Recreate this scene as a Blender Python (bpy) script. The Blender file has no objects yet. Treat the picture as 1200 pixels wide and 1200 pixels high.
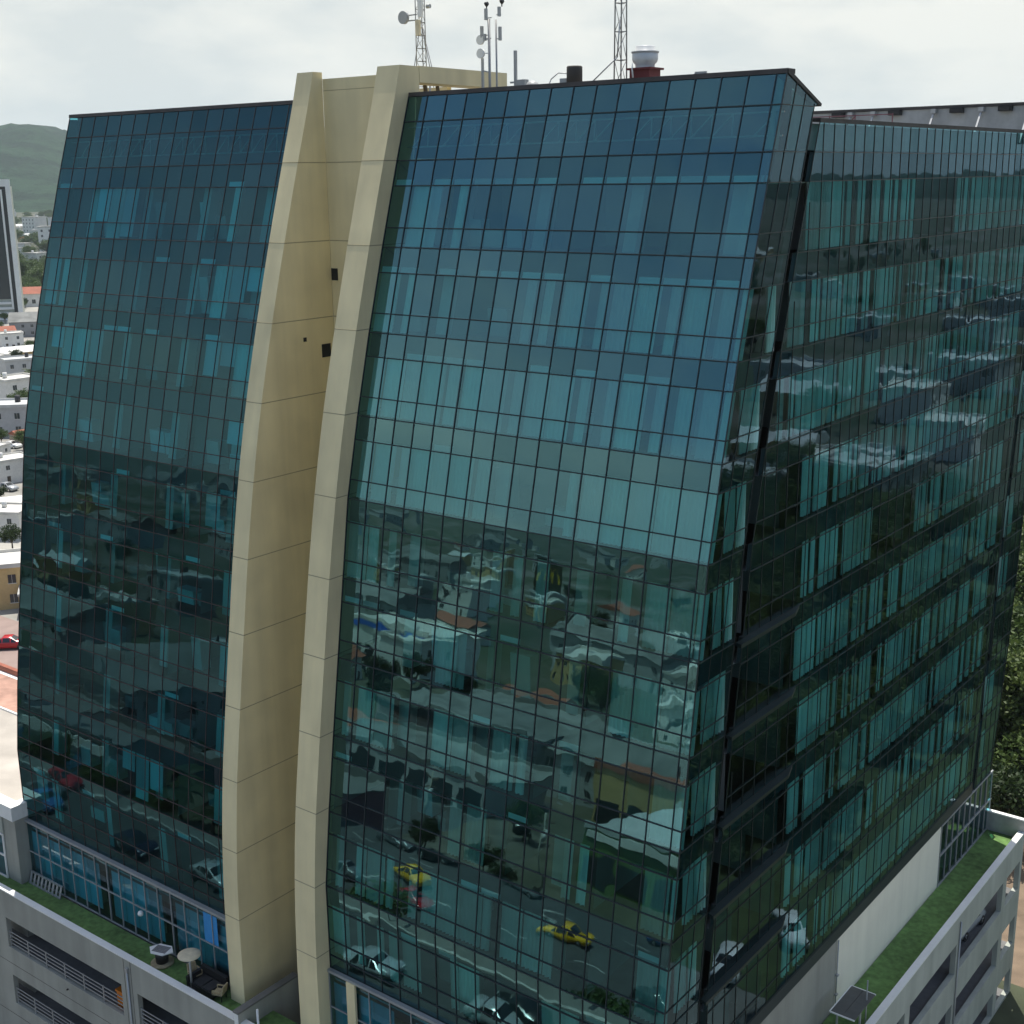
import bpy, math, random
from mathutils import Vector, Matrix, noise as mnoise

random.seed(7)
S = bpy.context.scene
COL = S.collection
PI = math.pi

# ------------------------------------------------------------------ frame of reference
CAM_H = 52.0
AR = math.radians(52.22)
DU = Vector((-math.sin(AR), math.cos(AR), 0))      # along the front facade, away to the left
DV = Vector((math.cos(AR), math.sin(AR), 0))       # inwards, along the side facade
ORG = Vector((5.638, 44.276, 0))                   # near ground corner of the tower
ROT = -(PI / 2 - AR)                               # tower axes: X = -u, Y = v


def W(u, v, z=0.0):
    return ORG + DU * u + DV * v + Vector((0, 0, z))


# ------------------------------------------------------------------ mesh builder
class MB:
    def __init__(s):
        s.v, s.f, s.m, s.sm = [], [], [], []

    def add(s, pts, faces, m=0, smooth=False):
        b = len(s.v)
        s.v += [tuple(p) for p in pts]
        for f in faces:
            s.f.append(tuple(b + i for i in f)); s.m.append(m); s.sm.append(smooth)

    def quad(s, a, b, c, d, m=0):
        s.add([a, b, c, d], [(0, 1, 2, 3)], m)

    def hexa(s, p, m=0):
        s.add(p, [(0, 3, 2, 1), (4, 5, 6, 7), (0, 1, 5, 4), (1, 2, 6, 5), (2, 3, 7, 6), (3, 0, 4, 7)], m)

    def box(s, x0, x1, y0, y1, z0, z1, m=0):
        s.hexa([(x0, y0, z0), (x1, y0, z0), (x1, y1, z0), (x0, y1, z0),
                (x0, y0, z1), (x1, y0, z1), (x1, y1, z1), (x0, y1, z1)], m)

    def bar(s, a, b, w, h=None, m=0):
        a, b = Vector(a), Vector(b)
        h = h or w
        d = (b - a)
        if d.length < 1e-6:
            return
        d.normalize()
        up = Vector((0, 0, 1)) if abs(d.z) < .95 else Vector((0, 1, 0))
        x = d.cross(up).normalized(); y = x.cross(d).normalized()
        x *= w / 2; y *= h / 2
        s.hexa([a - x - y, a + x - y, a + x + y, a - x + y, b - x - y, b + x - y, b + x + y, b - x + y], m)

    def tube(s, a, b, r0, r1=None, n=8, m=0, smooth=True, caps=True):
        a, b = Vector(a), Vector(b)
        r1 = r0 if r1 is None else r1
        d = (b - a).normalized()
        up = Vector((0, 0, 1)) if abs(d.z) < .95 else Vector((1, 0, 0))
        x = d.cross(up).normalized(); y = x.cross(d)
        k = len(s.v)
        for i in range(n):
            c, q = math.cos(2 * PI * i / n), math.sin(2 * PI * i / n)
            s.v.append(tuple(a + (x * c + y * q) * r0)); s.v.append(tuple(b + (x * c + y * q) * r1))
        for i in range(n):
            j = (i + 1) % n
            s.f.append((k + 2 * i, k + 2 * j, k + 2 * j + 1, k + 2 * i + 1)); s.m.append(m); s.sm.append(smooth)
        if caps:
            s.f.append(tuple(k + 2 * i for i in range(n))[::-1]); s.m.append(m); s.sm.append(False)
            s.f.append(tuple(k + 2 * i + 1 for i in range(n))); s.m.append(m); s.sm.append(False)

    def lathe(s, prof, n=20, m=0, c=(0, 0, 0), smooth=True):
        k = len(s.v)
        for r, z in prof:
            for i in range(n):
                s.v.append((c[0] + r * math.cos(2 * PI * i / n), c[1] + r * math.sin(2 * PI * i / n), c[2] + z))
        for j in range(len(prof) - 1):
            for i in range(n):
                a, b = k + j * n + i, k + j * n + (i + 1) % n
                s.f.append((a, b, b + n, a + n)); s.m.append(m); s.sm.append(smooth)
        s.f.append(tuple(k + (len(prof) - 1) * n + i for i in range(n))); s.m.append(m); s.sm.append(False)

    def build(s, name, mats, parent=None, loc=None):
        me = bpy.data.meshes.new(name)
        me.from_pydata(s.v, [], s.f)
        if not isinstance(mats, (list, tuple)):
            mats = [mats]
        for q in mats:
            me.materials.append(q)
        me.polygons.foreach_set('material_index', s.m)
        me.polygons.foreach_set('use_smooth', s.sm)
        me.update()
        o = bpy.data.objects.new(name, me)
        COL.objects.link(o)
        if parent is not None:
            o.parent = parent
        if loc is not None:
            o.location = loc
        return o


def thing(name, label, cat, loc=(0, 0, 0), rz=0.0, group=None):
    o = bpy.data.objects.new(name, None)
    COL.objects.link(o)
    o.empty_display_size = .5
    o.location = loc; o.rotation_euler = (0, 0, rz)
    o['label'] = label; o['category'] = cat
    if group:
        o['group'] = group
    return o


def tag(o, label=None, cat=None, group=None, kind=None):
    for k, v in (('label', label), ('category', cat), ('group', group), ('kind', kind)):
        if v:
            o[k] = v
    return o


def copy_tree(o, parent=None):
    c = o.copy(); COL.objects.link(c)
    if parent is not None:
        c.parent = parent
    for ch in o.children:
        copy_tree(ch, c)
    return c


# ------------------------------------------------------------------ materials
def nd(nt, t, **kw):
    n = nt.nodes.new(t)
    for k, v in kw.items():
        setattr(n, k, v)
    return n


def mat(name, col, rough=.6, metal=0.0, var=.12, scale=3.0, bump=0.0, spec=.5, streak=0.0, obj_var=0.0):
    m = bpy.data.materials.new(name); m.use_nodes = True
    nt = m.node_tree; b = nt.nodes['Principled BSDF']
    b.inputs['Roughness'].default_value = rough
    b.inputs['Metallic'].default_value = metal
    b.inputs['Specular IOR Level'].default_value = spec
    if var <= 0:
        b.inputs['Base Color'].default_value = (*col, 1)
        return m
    tc = nd(nt, 'ShaderNodeTexCoord')
    n1 = nd(nt, 'ShaderNodeTexNoise'); n1.inputs['Scale'].default_value = scale
    n1.inputs['Detail'].default_value = 6
    nt.links.new(tc.outputs['Object'], n1.inputs['Vector'])
    n2 = nd(nt, 'ShaderNodeTexNoise'); n2.inputs['Scale'].default_value = scale * .17
    n2.inputs['Detail'].default_value = 3
    nt.links.new(tc.outputs['Object'], n2.inputs['Vector'])
    ad = nd(nt, 'ShaderNodeMath', operation='ADD')
    nt.links.new(n1.outputs['Fac'], ad.inputs[0]); nt.links.new(n2.outputs['Fac'], ad.inputs[1])
    mr = nd(nt, 'ShaderNodeMapRange')
    mr.inputs['From Min'].default_value = .7; mr.inputs['From Max'].default_value = 1.3
    mr.inputs['To Min'].default_value = 1 - var; mr.inputs['To Max'].default_value = 1 + var
    nt.links.new(ad.outputs[0], mr.inputs['Value'])
    fac = mr.outputs[0]
    if streak > 0:
        mp = nd(nt, 'ShaderNodeMapping'); mp.inputs['Scale'].default_value = (.75, .75, .05)
        nt.links.new(tc.outputs['Object'], mp.inputs['Vector'])
        n3 = nd(nt, 'ShaderNodeTexNoise'); n3.inputs['Scale'].default_value = 1.5; n3.inputs['Detail'].default_value = 5
        nt.links.new(mp.outputs[0], n3.inputs['Vector'])
        m3 = nd(nt, 'ShaderNodeMapRange')
        m3.inputs['From Min'].default_value = .35; m3.inputs['From Max'].default_value = .7
        m3.inputs['To Min'].default_value = 1.0; m3.inputs['To Max'].default_value = 1 - streak
        nt.links.new(n3.outputs['Fac'], m3.inputs['Value'])
        mu = nd(nt, 'ShaderNodeMath', operation='MULTIPLY')
        nt.links.new(fac, mu.inputs[0]); nt.links.new(m3.outputs[0], mu.inputs[1]); fac = mu.outputs[0]
    if obj_var > 0:
        oi = nd(nt, 'ShaderNodeObjectInfo')
        m4 = nd(nt, 'ShaderNodeMapRange')
        m4.inputs['To Min'].default_value = 1 - obj_var; m4.inputs['To Max'].default_value = 1 + obj_var
        nt.links.new(oi.outputs['Random'], m4.inputs['Value'])
        mu = nd(nt, 'ShaderNodeMath', operation='MULTIPLY')
        nt.links.new(fac, mu.inputs[0]); nt.links.new(m4.outputs[0], mu.inputs[1]); fac = mu.outputs[0]
    vm = nd(nt, 'ShaderNodeVectorMath', operation='SCALE')
    vm.inputs[0].default_value = col
    nt.links.new(fac, vm.inputs['Scale'])
    nt.links.new(vm.outputs[0], b.inputs['Base Color'])
    if bump > 0:
        bp = nd(nt, 'ShaderNodeBump'); bp.inputs['Strength'].default_value = bump
        bp.inputs['Distance'].default_value = .05
        nt.links.new(n1.outputs['Fac'], bp.inputs['Height']); nt.links.new(bp.outputs[0], b.inputs['Normal'])
    return m


def glass(name, tint, refl, base=.3, wav=.02, wscale=.8):
    m = bpy.data.materials.new(name); m.use_nodes = True
    nt = m.node_tree
    for n in list(nt.nodes):
        nt.nodes.remove(n)
    out = nd(nt, 'ShaderNodeOutputMaterial')
    tr = nd(nt, 'ShaderNodeBsdfTransparent'); tr.inputs[0].default_value = (*tint, 1)
    gl = nd(nt, 'ShaderNodeBsdfAnisotropic'); gl.inputs['Color'].default_value = (*refl, 1)
    gl.inputs['Roughness'].default_value = .01
    geo = nd(nt, 'ShaderNodeNewGeometry')
    for sh, colr, lo, hi in ((tr, tint, .60, 1.0), (gl, refl, 1.12, .78)):
        m_ = nd(nt, 'ShaderNodeMapRange'); m_.inputs['To Min'].default_value = lo; m_.inputs['To Max'].default_value = hi
        nt.links.new(geo.outputs['Random Per Island'], m_.inputs['Value'])
        v_ = nd(nt, 'ShaderNodeVectorMath', operation='SCALE'); v_.inputs[0].default_value = colr
        nt.links.new(m_.outputs[0], v_.inputs['Scale']); nt.links.new(v_.outputs[0], sh.inputs[0])
    fr = nd(nt, 'ShaderNodeFresnel'); fr.inputs['IOR'].default_value = 1.5
    mr = nd(nt, 'ShaderNodeMapRange')
    mr.inputs['From Min'].default_value = .04; mr.inputs['From Max'].default_value = 1
    mr.inputs['To Min'].default_value = base; mr.inputs['To Max'].default_value = 1
    nt.links.new(fr.outputs[0], mr.inputs['Value'])
    mx = nd(nt, 'ShaderNodeMixShader')
    tc = nd(nt, 'ShaderNodeTexCoord')
    nz = nd(nt, 'ShaderNodeTexNoise'); nz.inputs['Scale'].default_value = wscale; nz.inputs['Detail'].default_value = 1.0
    nt.links.new(tc.outputs['Object'], nz.inputs['Vector'])
    bp = nd(nt, 'ShaderNodeBump'); bp.inputs['Strength'].default_value = 1.0; bp.inputs['Distance'].default_value = wav
    nt.links.new(nz.outputs['Fac'], bp.inputs['Height'])
    nt.links.new(bp.outputs[0], gl.inputs['Normal'])
    nt.links.new(mr.outputs[0], mx.inputs[0]); nt.links.new(tr.outputs[0], mx.inputs[1]); nt.links.new(gl.outputs[0], mx.inputs[2])
    nt.links.new(mx.outputs[0], out.inputs[0])
    return m


M = {}
M['glass_front'] = glass('glass_front', (.46, .97, .95), (.31, .62, .645), base=.29, wav=.003)
M['glass_left'] = glass('glass_left', (.28, .90, .95), (.24, .50, .55), base=.16, wav=.003)
M['glass_side'] = glass('glass_side', (.46, .95, .96), (.40, .60, .72), base=.11, wav=.003)
M['glass_lobby'] = glass('glass_lobby', (.25, .80, .94), (.7, .85, .9), base=.06, wav=.002)
M['mullion'] = mat('mullion', (.02, .034, .042), .45, .3, var=0)
M['mullion_side'] = mat('mullion_side', (.018, .032, .033), .45, .3, var=0)
M['mullion_rust'] = mat('mullion_rust', (.05, .042, .045), .55, .3, var=.3, scale=2)
M['mullion_light'] = mat('mullion_light', (.34, .36, .36), .5, .2, var=.1)
M['dark'] = mat('dark_recess', (.008, .011, .012), .7, var=0)
M['cream'] = mat('cream_render', (.87, .745, .445), .85, var=.10, scale=.5, streak=.13, bump=.05)
M['seam'] = mat('joint_seam', (.40, .33, .20), .9, var=.1)
M['coping'] = mat('roof_coping', (.055, .048, .045), .7, var=.35, scale=1.5)
M['curtain'] = mat('curtain', (.84, .87, .82), .9, var=.10, scale=.5, obj_var=.1)
M['blind'] = mat('roller_blind', (.74, .84, .86), .8, var=.08, scale=.4)
M['spandrel'] = mat('spandrel_back', (.03, .05, .062), .7, var=.3, scale=.4)
M['ceiling'] = mat('ceiling_panel', (.62, .63, .6), .85, var=.05)
M['carpet'] = mat('office_floor', (.16, .15, .14), .9, var=.15)
M['office_wall'] = mat('office_wall', (.30, .30, .29), .9, var=.2, scale=.25)
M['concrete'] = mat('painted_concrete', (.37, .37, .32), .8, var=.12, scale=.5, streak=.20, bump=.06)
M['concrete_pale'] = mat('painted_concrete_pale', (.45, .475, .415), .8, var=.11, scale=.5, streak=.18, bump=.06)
M['white'] = mat('white_paint', (.84, .84, .80), .7, var=.05)
M['cream_pale'] = mat('cream_pale_wall', (.88, .85, .70), .85, var=.06, scale=.5, streak=.08)
M['turf'] = mat('artificial_turf', (.105, .20, .055), .95, var=.45, scale=3, bump=.6)
M['slab'] = mat('garage_floor', (.16, .16, .16), .9, var=.15)
M['rail'] = mat('galvanised_rail', (.42, .43, .43), .45, .5, var=.05)
M['roof'] = mat('roof_deck', (.17, .17, .165), .9, var=.15)
M['grey_metal'] = mat('grey_cladding', (.44, .45, .44), .55, .2, var=.12, streak=.2)
M['steel'] = mat('galvanised_steel', (.36, .36, .35), .5, .6, var=.1)
M['black'] = mat('black_plastic', (.015, .015, .016), .5, var=0)
M['redbase'] = mat('red_oxide', (.16, .022, .022), .7, var=.15)
M['orange'] = mat('orange_plastic', (.75, .22, .015), .5, var=.05)
M['wicker'] = mat('wicker', (.42, .34, .2), .85, var=.3, scale=20)
M['parasol'] = mat('parasol_cream', (.68, .60, .42), .8, var=.15, scale=4)
M['asphalt'] = mat('asphalt', (.062, .063, .064), .9, var=.25, scale=.6, bump=.1)
M['paving'] = mat('paving', (.17, .165, .15), .9, var=.2, scale=.8)
M['kerb'] = mat('kerb_stone', (.42, .41, .38), .9, var=.15)
M['line'] = mat('road_paint', (.26, .26, .25), .8, var=.4, scale=1.5)
M['yline'] = mat('yellow_paint', (.72, .45, .05), .7, var=.1)
M['rubber'] = mat('tyre_rubber', (.02, .02, .02), .85, var=0)
M['carglass'] = mat('car_glass', (.015, .018, .02), .06, var=0, spec=.9)
M['chrome'] = mat('chrome', (.7, .7, .7), .2, 1.0, var=0)
M['lampglass'] = mat('lamp_lens', (.8, .8, .78), .2, var=0)
M['soil'] = mat('bare_soil', (.17, .125, .085), .95, var=.35, scale=.7, bump=.3)
M['bark'] = mat('bark', (.09, .07, .05), .95, var=.3, scale=6)
M['win'] = mat('house_window', (.03, .04, .045), .15, var=0)
M['tile'] = mat('terracotta_roof', (.30, .10, .06), .85, var=.2, scale=2)
M['zinc'] = mat('zinc_roof', (.52, .53, .52), .55, .2, var=.15, scale=.8)
M['hallroof'] = mat('hall_roof', (.20, .205, .195), .9, var=.4, scale=.25)
M['paleroof'] = mat('pale_roof', (.60, .585, .54), .9, var=.25, scale=.5)
M['hwall_rose'] = mat('house_rose', (.55, .42, .36), .9, var=.12, obj_var=.1)
M['hwall_white'] = mat('house_white', (.72, .71, .67), .9, var=.1, obj_var=.12)
M['hwall_grey'] = mat('house_grey', (.38, .385, .38), .9, var=.1, obj_var=.2)
M['hwall_ochre'] = mat('house_ochre', (.52, .38, .18), .9, var=.1, obj_var=.15)
M['hwall_purple'] = mat('shop_purple', (.20, .11, .14), .9, var=.1)
M['blue_paint'] = mat('blue_paint', (.02, .12, .55), .6, var=.08)
M['blue_glass'] = mat('blue_shopfront', (.03, .16, .30), .2, var=.1)
M['green_paint'] = mat('green_paint', (.10, .17, .05), .7, var=.08)
M['yellow_sign'] = mat('yellow_sign', (.85, .55, .03), .5, var=0)


def leaf_mat(name, col, dark):
    m = bpy.data.materials.new(name); m.use_nodes = True
    nt = m.node_tree; b = nt.nodes['Principled BSDF']
    b.inputs['Roughness'].default_value = .55
    b.inputs['Specular IOR Level'].default_value = .3
    geo = nd(nt, 'ShaderNodeNewGeometry'); oi = nd(nt, 'ShaderNodeObjectInfo')
    ad = nd(nt, 'ShaderNodeMath', operation='ADD')
    nt.links.new(geo.outputs['Random Per Island'], ad.inputs[0]); nt.links.new(oi.outputs['Random'], ad.inputs[1])
    mu = nd(nt, 'ShaderNodeMath', operation='MULTIPLY'); mu.inputs[1].default_value = .5
    nt.links.new(ad.outputs[0], mu.inputs[0])
    mx = nd(nt, 'ShaderNodeMix', data_type='RGBA')
    mx.inputs[6].default_value = (*dark, 1); mx.inputs[7].default_value = (*col, 1)
    nt.links.new(mu.outputs[0], mx.inputs[0]); nt.links.new(mx.outputs[2], b.inputs['Base Color'])
    # leaves let some light through
    out = nt.nodes['Material Output']
    tl = nd(nt, 'ShaderNodeBsdfTranslucent'); nt.links.new(mx.outputs[2], tl.inputs[0])
    ms = nd(nt, 'ShaderNodeMixShader'); ms.inputs[0].default_value = .3
    nt.links.new(b.outputs[0], ms.inputs[1]); nt.links.new(tl.outputs[0], ms.inputs[2])
    nt.links.new(ms.outputs[0], out.inputs[0])
    return m


M['leaf'] = leaf_mat('leaf_mid', (.10, .155, .04), (.035, .065, .017))
M['leaf_dark'] = leaf_mat('leaf_dark', (.04, .07, .02), (.018, .035, .012))
M['leaf_warm'] = leaf_mat('leaf_warm', (.15, .20, .05), (.045, .08, .02))


# ------------------------------------------------------------------ tower profile
KZ = [0, 11, 19.40, 23.10, 26.78, 30.47, 34.17, 37.86, 41.55, 45.22, 48.95, 52.72, 55.55, 60]
KV = [0, 0, 0, .444, .978, 1.531, 2.086, 2.64, 3.50, 4.47, 5.55, 6.72, 7.66, 9.1]


def interp(x, xs, ys):
    if x <= xs[0]:
        return ys[0]
    for i in range(len(xs) - 1):
        if x <= xs[i + 1]:
            return ys[i] + (ys[i + 1] - ys[i]) * (x - xs[i]) / (xs[i + 1] - xs[i])
    return ys[-1]


def prof(z):
    return interp(z, KZ, KV)


def sprof(z):
    return sum(prof(z + d) for d in (-4.5, -3, -1.5, 0, 1.5, 3, 4.5)) / 7 - .05


def s_near(z):
    return prof(z) + 3.5


def s_far(z):
    return 36.4 + (z - 16) * .12


def yback(z):
    return interp(z, [0, 15, 22, 30, 42, 50, 55.6], [39.9, 39.9, 41.3, 42.1, 42.6, 42.4, 41.8])


SLABS = [15.70, 19.40, 23.10, 26.78, 30.47, 34.17, 37.86, 41.55, 45.22, 48.95]
tower = thing('office_tower', 'dark teal glass office tower with two curved cream fins between its leaning glass wings',
              'office building', W(0, 0), ROT)


def mesh_pane(mb, P00, P10, P11, P01, amp, n=5):
    """one sheet of glass, very slightly pillowed and tilted like real heat-strengthened panes"""
    P00, P10, P11, P01 = map(Vector, (P00, P10, P11, P01))
    nn = (P10 - P00).cross(P01 - P00).normalized()
    d = random.gauss(0, amp)
    t = [random.gauss(0, amp * .45) for _ in range(4)]
    ph = random.uniform(0, 6.28); w2 = random.gauss(0, amp * .22)
    b = len(mb.v)
    for j in range(n + 1):
        y = j / n
        for i in range(n + 1):
            x = i / n
            p = (P00 * (1 - x) + P10 * x) * (1 - y) + (P01 * (1 - x) + P11 * x) * y
            h = d * (4 * x * (1 - x)) * (4 * y * (1 - y)) + w2 * math.sin(5.5 * y + ph)
            h += (t[0] * (1 - x) + t[1] * x) * (1 - y) + (t[2] * (1 - x) + t[3] * x) * y
            mb.v.append(tuple(p + nn * h))
    for j in range(n):
        for i in range(n):
            a = b + j * (n + 1) + i
            mb.f.append((a, a + 1, a + n + 2, a + n + 1)); mb.m.append(0); mb.sm.append(True)


def curtain_strip(mb, A, B, z0, z1, depth, m=0, seg=9, lean=0.0):
    """hanging pleated cloth between plan points A and B"""
    A, B = Vector(A), Vector(B)
    d = (B - A); L = d.length
    if L < .1:
        return
    d.normalize(); nrm = Vector((-d.y, d.x, 0))
    b = len(mb.v); ph = random.uniform(0, 6)
    n = max(3, int(seg * L / 1.17) * 2)
    for i in range(n + 1):
        p = A + d * (L * i / n) + nrm * (depth * math.sin(ph + i * 2.1) + random.uniform(-.01, .01))
        mb.v.append((p.x, p.y - lean, z0)); mb.v.append((p.x, p.y, z1))
    for i in range(n):
        a = b + 2 * i
        mb.f.append((a, a + 2, a + 3, a + 1)); mb.m.append(m); mb.sm.append(True)


def build_face(kind):
    """one glazed face of the tower, one strip of windows per storey"""
    rng = random.Random({'front': 3, 'left': 11, 'side': 23, 'return': 5, 'rear': 9}[kind])
    if kind == 'front':
        edges = [0.0, .42] + [.42 + (18.62 - .42) * i / 16 for i in range(1, 17)]
        cl = lambda a, z: a
        P = lambda a, z, o=0: Vector((-a, prof(z) + o, z))
        gm, amp = M['glass_front'], .0012
    elif kind == 'left':
        edges = [25.2 + (44.5 - 25.2) * i / 16 for i in range(17)]
        cl = lambda a, z: a
        P = lambda a, z, o=0: Vector((-a, prof(z) + o, z))
        gm, amp = M['glass_left'], .0011
    elif kind == 'return':
        edges = [0, .92, 1.84, 2.75]
        cl = lambda a, z: a
        P = lambda a, z, o=0: Vector((-o, prof(z) + a, z))
        gm, amp = M['glass_side'], .0011
    elif kind == 'side':
        edges = [2.0 + i for i in range(0, 41)]
        cl = lambda a, z: min(max(a, s_near(z)), s_far(z))
        P = lambda a, z, o=0: Vector((-o, a, z))
        gm, amp = M['glass_side'], .0011
    else:
        edges = [36.2 + .95 * i for i in range(0, 9)]
        cl = lambda a, z: min(max(a, s_far(z) + .55), yback(z))
        P = lambda a, z, o=0: Vector((-o, a, z))
        gm, amp = M['glass_side'], .0011
    flip = kind in ('return', 'side', 'rear')
    storeys = []
    for k, s in enumerate(SLABS):
        top = SLABS[k + 1] if k + 1 < len(SLABS) else 52.72
        lines = [s, s + .85, s + 2.62 if k + 1 < len(SLABS) else 51.62, top]
        if k == 0:
            lines = [15.0] + lines
        storeys.append((s, top, lines))
    if kind in ('front', 'left', 'return'):
        storeys.append((52.72, 55.55, [52.72, 54.40, 55.55]))
    else:
        storeys.append((52.72, 53.85, [52.72, 53.85]))
    # rhythm of open and drawn curtains, a few bays at a time
    for k, (s, top, lines) in enumerate(storeys):
        attic = k == len(storeys) - 1
        g, mu, cu, bl = MB(), MB(), MB(), MB()
        zs0, zs1 = lines[0], lines[-1]
        for r in range(len(lines) - 1):
            z0, z1 = lines[r], lines[r + 1]
            for i in range(len(edges) - 1):
                a0, a1 = edges[i], edges[i + 1]
                c = [cl(a0, z0), cl(a1, z0), cl(a1, z1), cl(a0, z1)]
                if c[1] - c[0] < .03 and c[2] - c[3] < .03:
                    continue
                pp = [P(c[0], z0), P(c[1], z0), P(c[2], z1), P(c[3], z1)]
                if kind == 'return' and attic:
                    for q in (2, 3):
                        if r == 1:
                            pp[q].z = 55.55 - 1.05 * c[q] / 2.75
                if not flip:
                    pp = [pp[1], pp[0], pp[3], pp[2]]
                mesh_pane(g, *pp, amp)
        # grid: transoms at each line, mullions on every bay edge
        mw = {'front': .036, 'left': .034}.get(kind, .03)
        mt = {'front': .042, 'left': .038}.get(kind, .035)
        for r, z in enumerate(lines):
            if r == len(lines) - 1 and (not attic or kind == 'return'):
                continue
            A, B = cl(edges[0], z), cl(edges[-1], z)
            mu.bar(P(A, z, -.012), P(B, z, -.012), .07 if mw > .035 else .05, mt)
        for i, a in enumerate(edges):
            c0, c1 = cl(a, zs0), cl(a, zs1)
            inner = 0 < i < len(edges) - 1
            if inner and (abs(c0 - a) > 1e-4 and abs(c1 - a) > 1e-4):
                continue
            zb, zt = zs0, zs1
            if inner and abs(c1 - a) > 1e-4:     # clipped by the leaning edge
                zt = zs0 + (zs1 - zs0) * .5
                if cl(a, zt) != a:
                    continue
            if kind == 'return' and attic:
                zt = 55.55 - 1.05 * a / 2.75
            mu.bar(P(cl(a, zb), zb, -.008), P(cl(a, zt), zt, -.008), mw, .06 if mw > .035 else .035)
        band = g.build('window_band', gm, tower)
        mu.build('mullion_grid', {'left': M['mullion_rust'], 'front': M['mullion']}.get(kind, M['mullion_side']), band)
        # inside of the storey
        if attic:
            if kind in ('front', 'left'):
                tb = MB()
                a = edges[0] + .3
                while a < edges[-1] - 1.2:
                    tb.bar(P(a, 53.3, .55), P(a, 54.15, .35), .05)
                    tb.bar(P(a, 54.15, .35), P(a + .9, 53.3, .55), .05)
                    a += .9 if (int(a) % 5) else 1.8
                tb.bar(P(edges[0], 54.15, .35), P(edges[-1], 54.15, .35), .06)
                tb.bar(P(edges[0], 53.3, .55), P(edges[-1], 53.3, .55), .06)
                tb.build('roof_truss', M['steel'], band)
                bk = MB()
                bk.quad(P(edges[0], 52.8, 1.1), P(edges[-1], 52.8, 1.1), P(edges[-1], 55.53, .5), P(edges[0], 55.53, .5))
                bk.build('parapet_back', M['spandrel'], band)
            else:
                bk = MB()
                A0, A1 = cl(edges[0], 52.72), cl(edges[-1], 52.72)
                bk.quad(P(A0, 52.8, .35), P(A1, 52.8, .35), P(A1, 53.8 if kind != 'return' else 54.6, .35), P(A0, 53.8 if kind != 'return' else 55.4, .35))
                if kind == 'return':
                    bk.quad(P(2.74, 52.8, .35), P(2.74, 52.8, .02), P(2.74, 54.45, .02), P(2.74, 54.6, .35))
                else:
                    e0, e1 = cl(edges[-1], 52.72) - .02, cl(edges[-1], 53.85) - .02
                    bk.quad(P(e0, 52.75, .35), P(e0, 52.75, .02), P(e1, 53.84, .02), P(e1, 53.84, .35))
                bk.build('parapet_back', M['grey_metal'], band)
            continue
        zc = lines[-2]          # ceiling level
        rows = MB()
        A, B = edges[0], edges[-1]
        dep = 6.5 if kind in ('front', 'left') else (2.2 if kind in ('return', 'rear') else 6.5)
        An, Bn = cl(A, zc), cl(B, zc)
        if kind == 'return':
            dep = 2.0
        # slab and spandrel upstand
        ai = .8 if kind == 'front' else -9      # deep points stay clear of the corner slot
        q = [P(An, zc, .18), P(Bn, zc, .18), P(Bn, zc, dep), P(max(An, ai), zc, dep),
             P(cl(A, top), top, .18), P(cl(B, top), top, .18), P(cl(B, top), top, dep), P(max(cl(A, top), ai), top, dep)]
        rows.add(q, [(0, 1, 5, 4)], 0)      # spandrel
        rows.add(q, [(0, 1, 2, 3)], 1)      # ceiling
        rows.add(q, [(4, 5, 6, 7)], 2)
        f0 = lines[0]
        rows.quad(P(cl(A, f0), f0, .05), P(cl(B, f0), f0, .05), P(cl(B, f0), f0, dep), P(max(cl(A, f0), ai), f0, dep), 2)
        w0 = 6.6 if kind == 'front' else (10.5 if kind == 'side' else 0)
        if kind != 'return':
            q0, q1 = max(cl(A, f0), w0), max(cl(A, zc), w0)
            rows.quad(P(q0, f0, dep), P(cl(B, f0), f0, dep), P(cl(B, zc), zc, dep), P(q1, zc, dep), 3)
        # cross walls
        i = 0
        while i < len(edges):
            a = edges[i]
            if kind != 'return' and i > 0 and (kind != 'side' or i > 2) and cl(a, zc) == a and cl(a, s) == a:
                rows.quad(P(cl(a, f0), f0, .3), P(cl(a, f0), f0, dep), P(cl(a, zc), zc, dep), P(cl(a, zc), zc, .3), 3)
            i += rng.choice((3, 4, 5))
        if kind in ('front', 'left'):
            for i in range(2, len(edges) - 1, 4):
                a = edges[i]
                for sx in (0, 1):
                    rows.quad(P(a - .3 + .6 * sx, f0, .95), P(a - .3 + .6 * sx, f0, 1.55), P(a - .3 + .6 * sx, zc, 1.55), P(a - .3 + .6 * sx, zc, .95), 1)
                rows.quad(P(a - .3, f0, .95), P(a + .3, f0, .95), P(a + .3, zc, .95), P(a - .3, zc, .95), 1)
            for i in range(len(edges) - 2):
                if rng.random() < .45 and edges[i] > 7:
                    a = edges[i] + rng.uniform(0, .3); o = rng.uniform(1.0, 2.5); h = rng.choice((.75, .75, 1.2, 1.9))
                    b = P(a, s, o); mx_, mn_ = b.x, b.x - rng.uniform(.7, 1.4)
                    rows.box(mn_, mx_, b.y, b.y + .6, s + .02, s + h, rng.choice((1, 3, 4)))
                if rng.random() < .5:
                    b = P(edges[i] + .3, zc, rng.choice((1.5, 2.7)))
                    rows.box(b.x - .6, b.x, b.y, b.y + 1.2, zc - .06, zc - .012, 1)
        # light strip of the blind boxes
        i = 0
        state = rng.random() < .7
        drawn = {'front': .66, 'left': .30, 'side': .95, 'return': .8, 'rear': .85}[kind]
        if kind == 'front':
            drawn = {9: .45, 8: .82, 7: .9, 6: .8, 5: .7}.get(k, .6)
        if kind == 'left':
            drawn = {9: .55, 8: .42, 7: .3, 6: .26, 5: .22}.get(k, .05)
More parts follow.
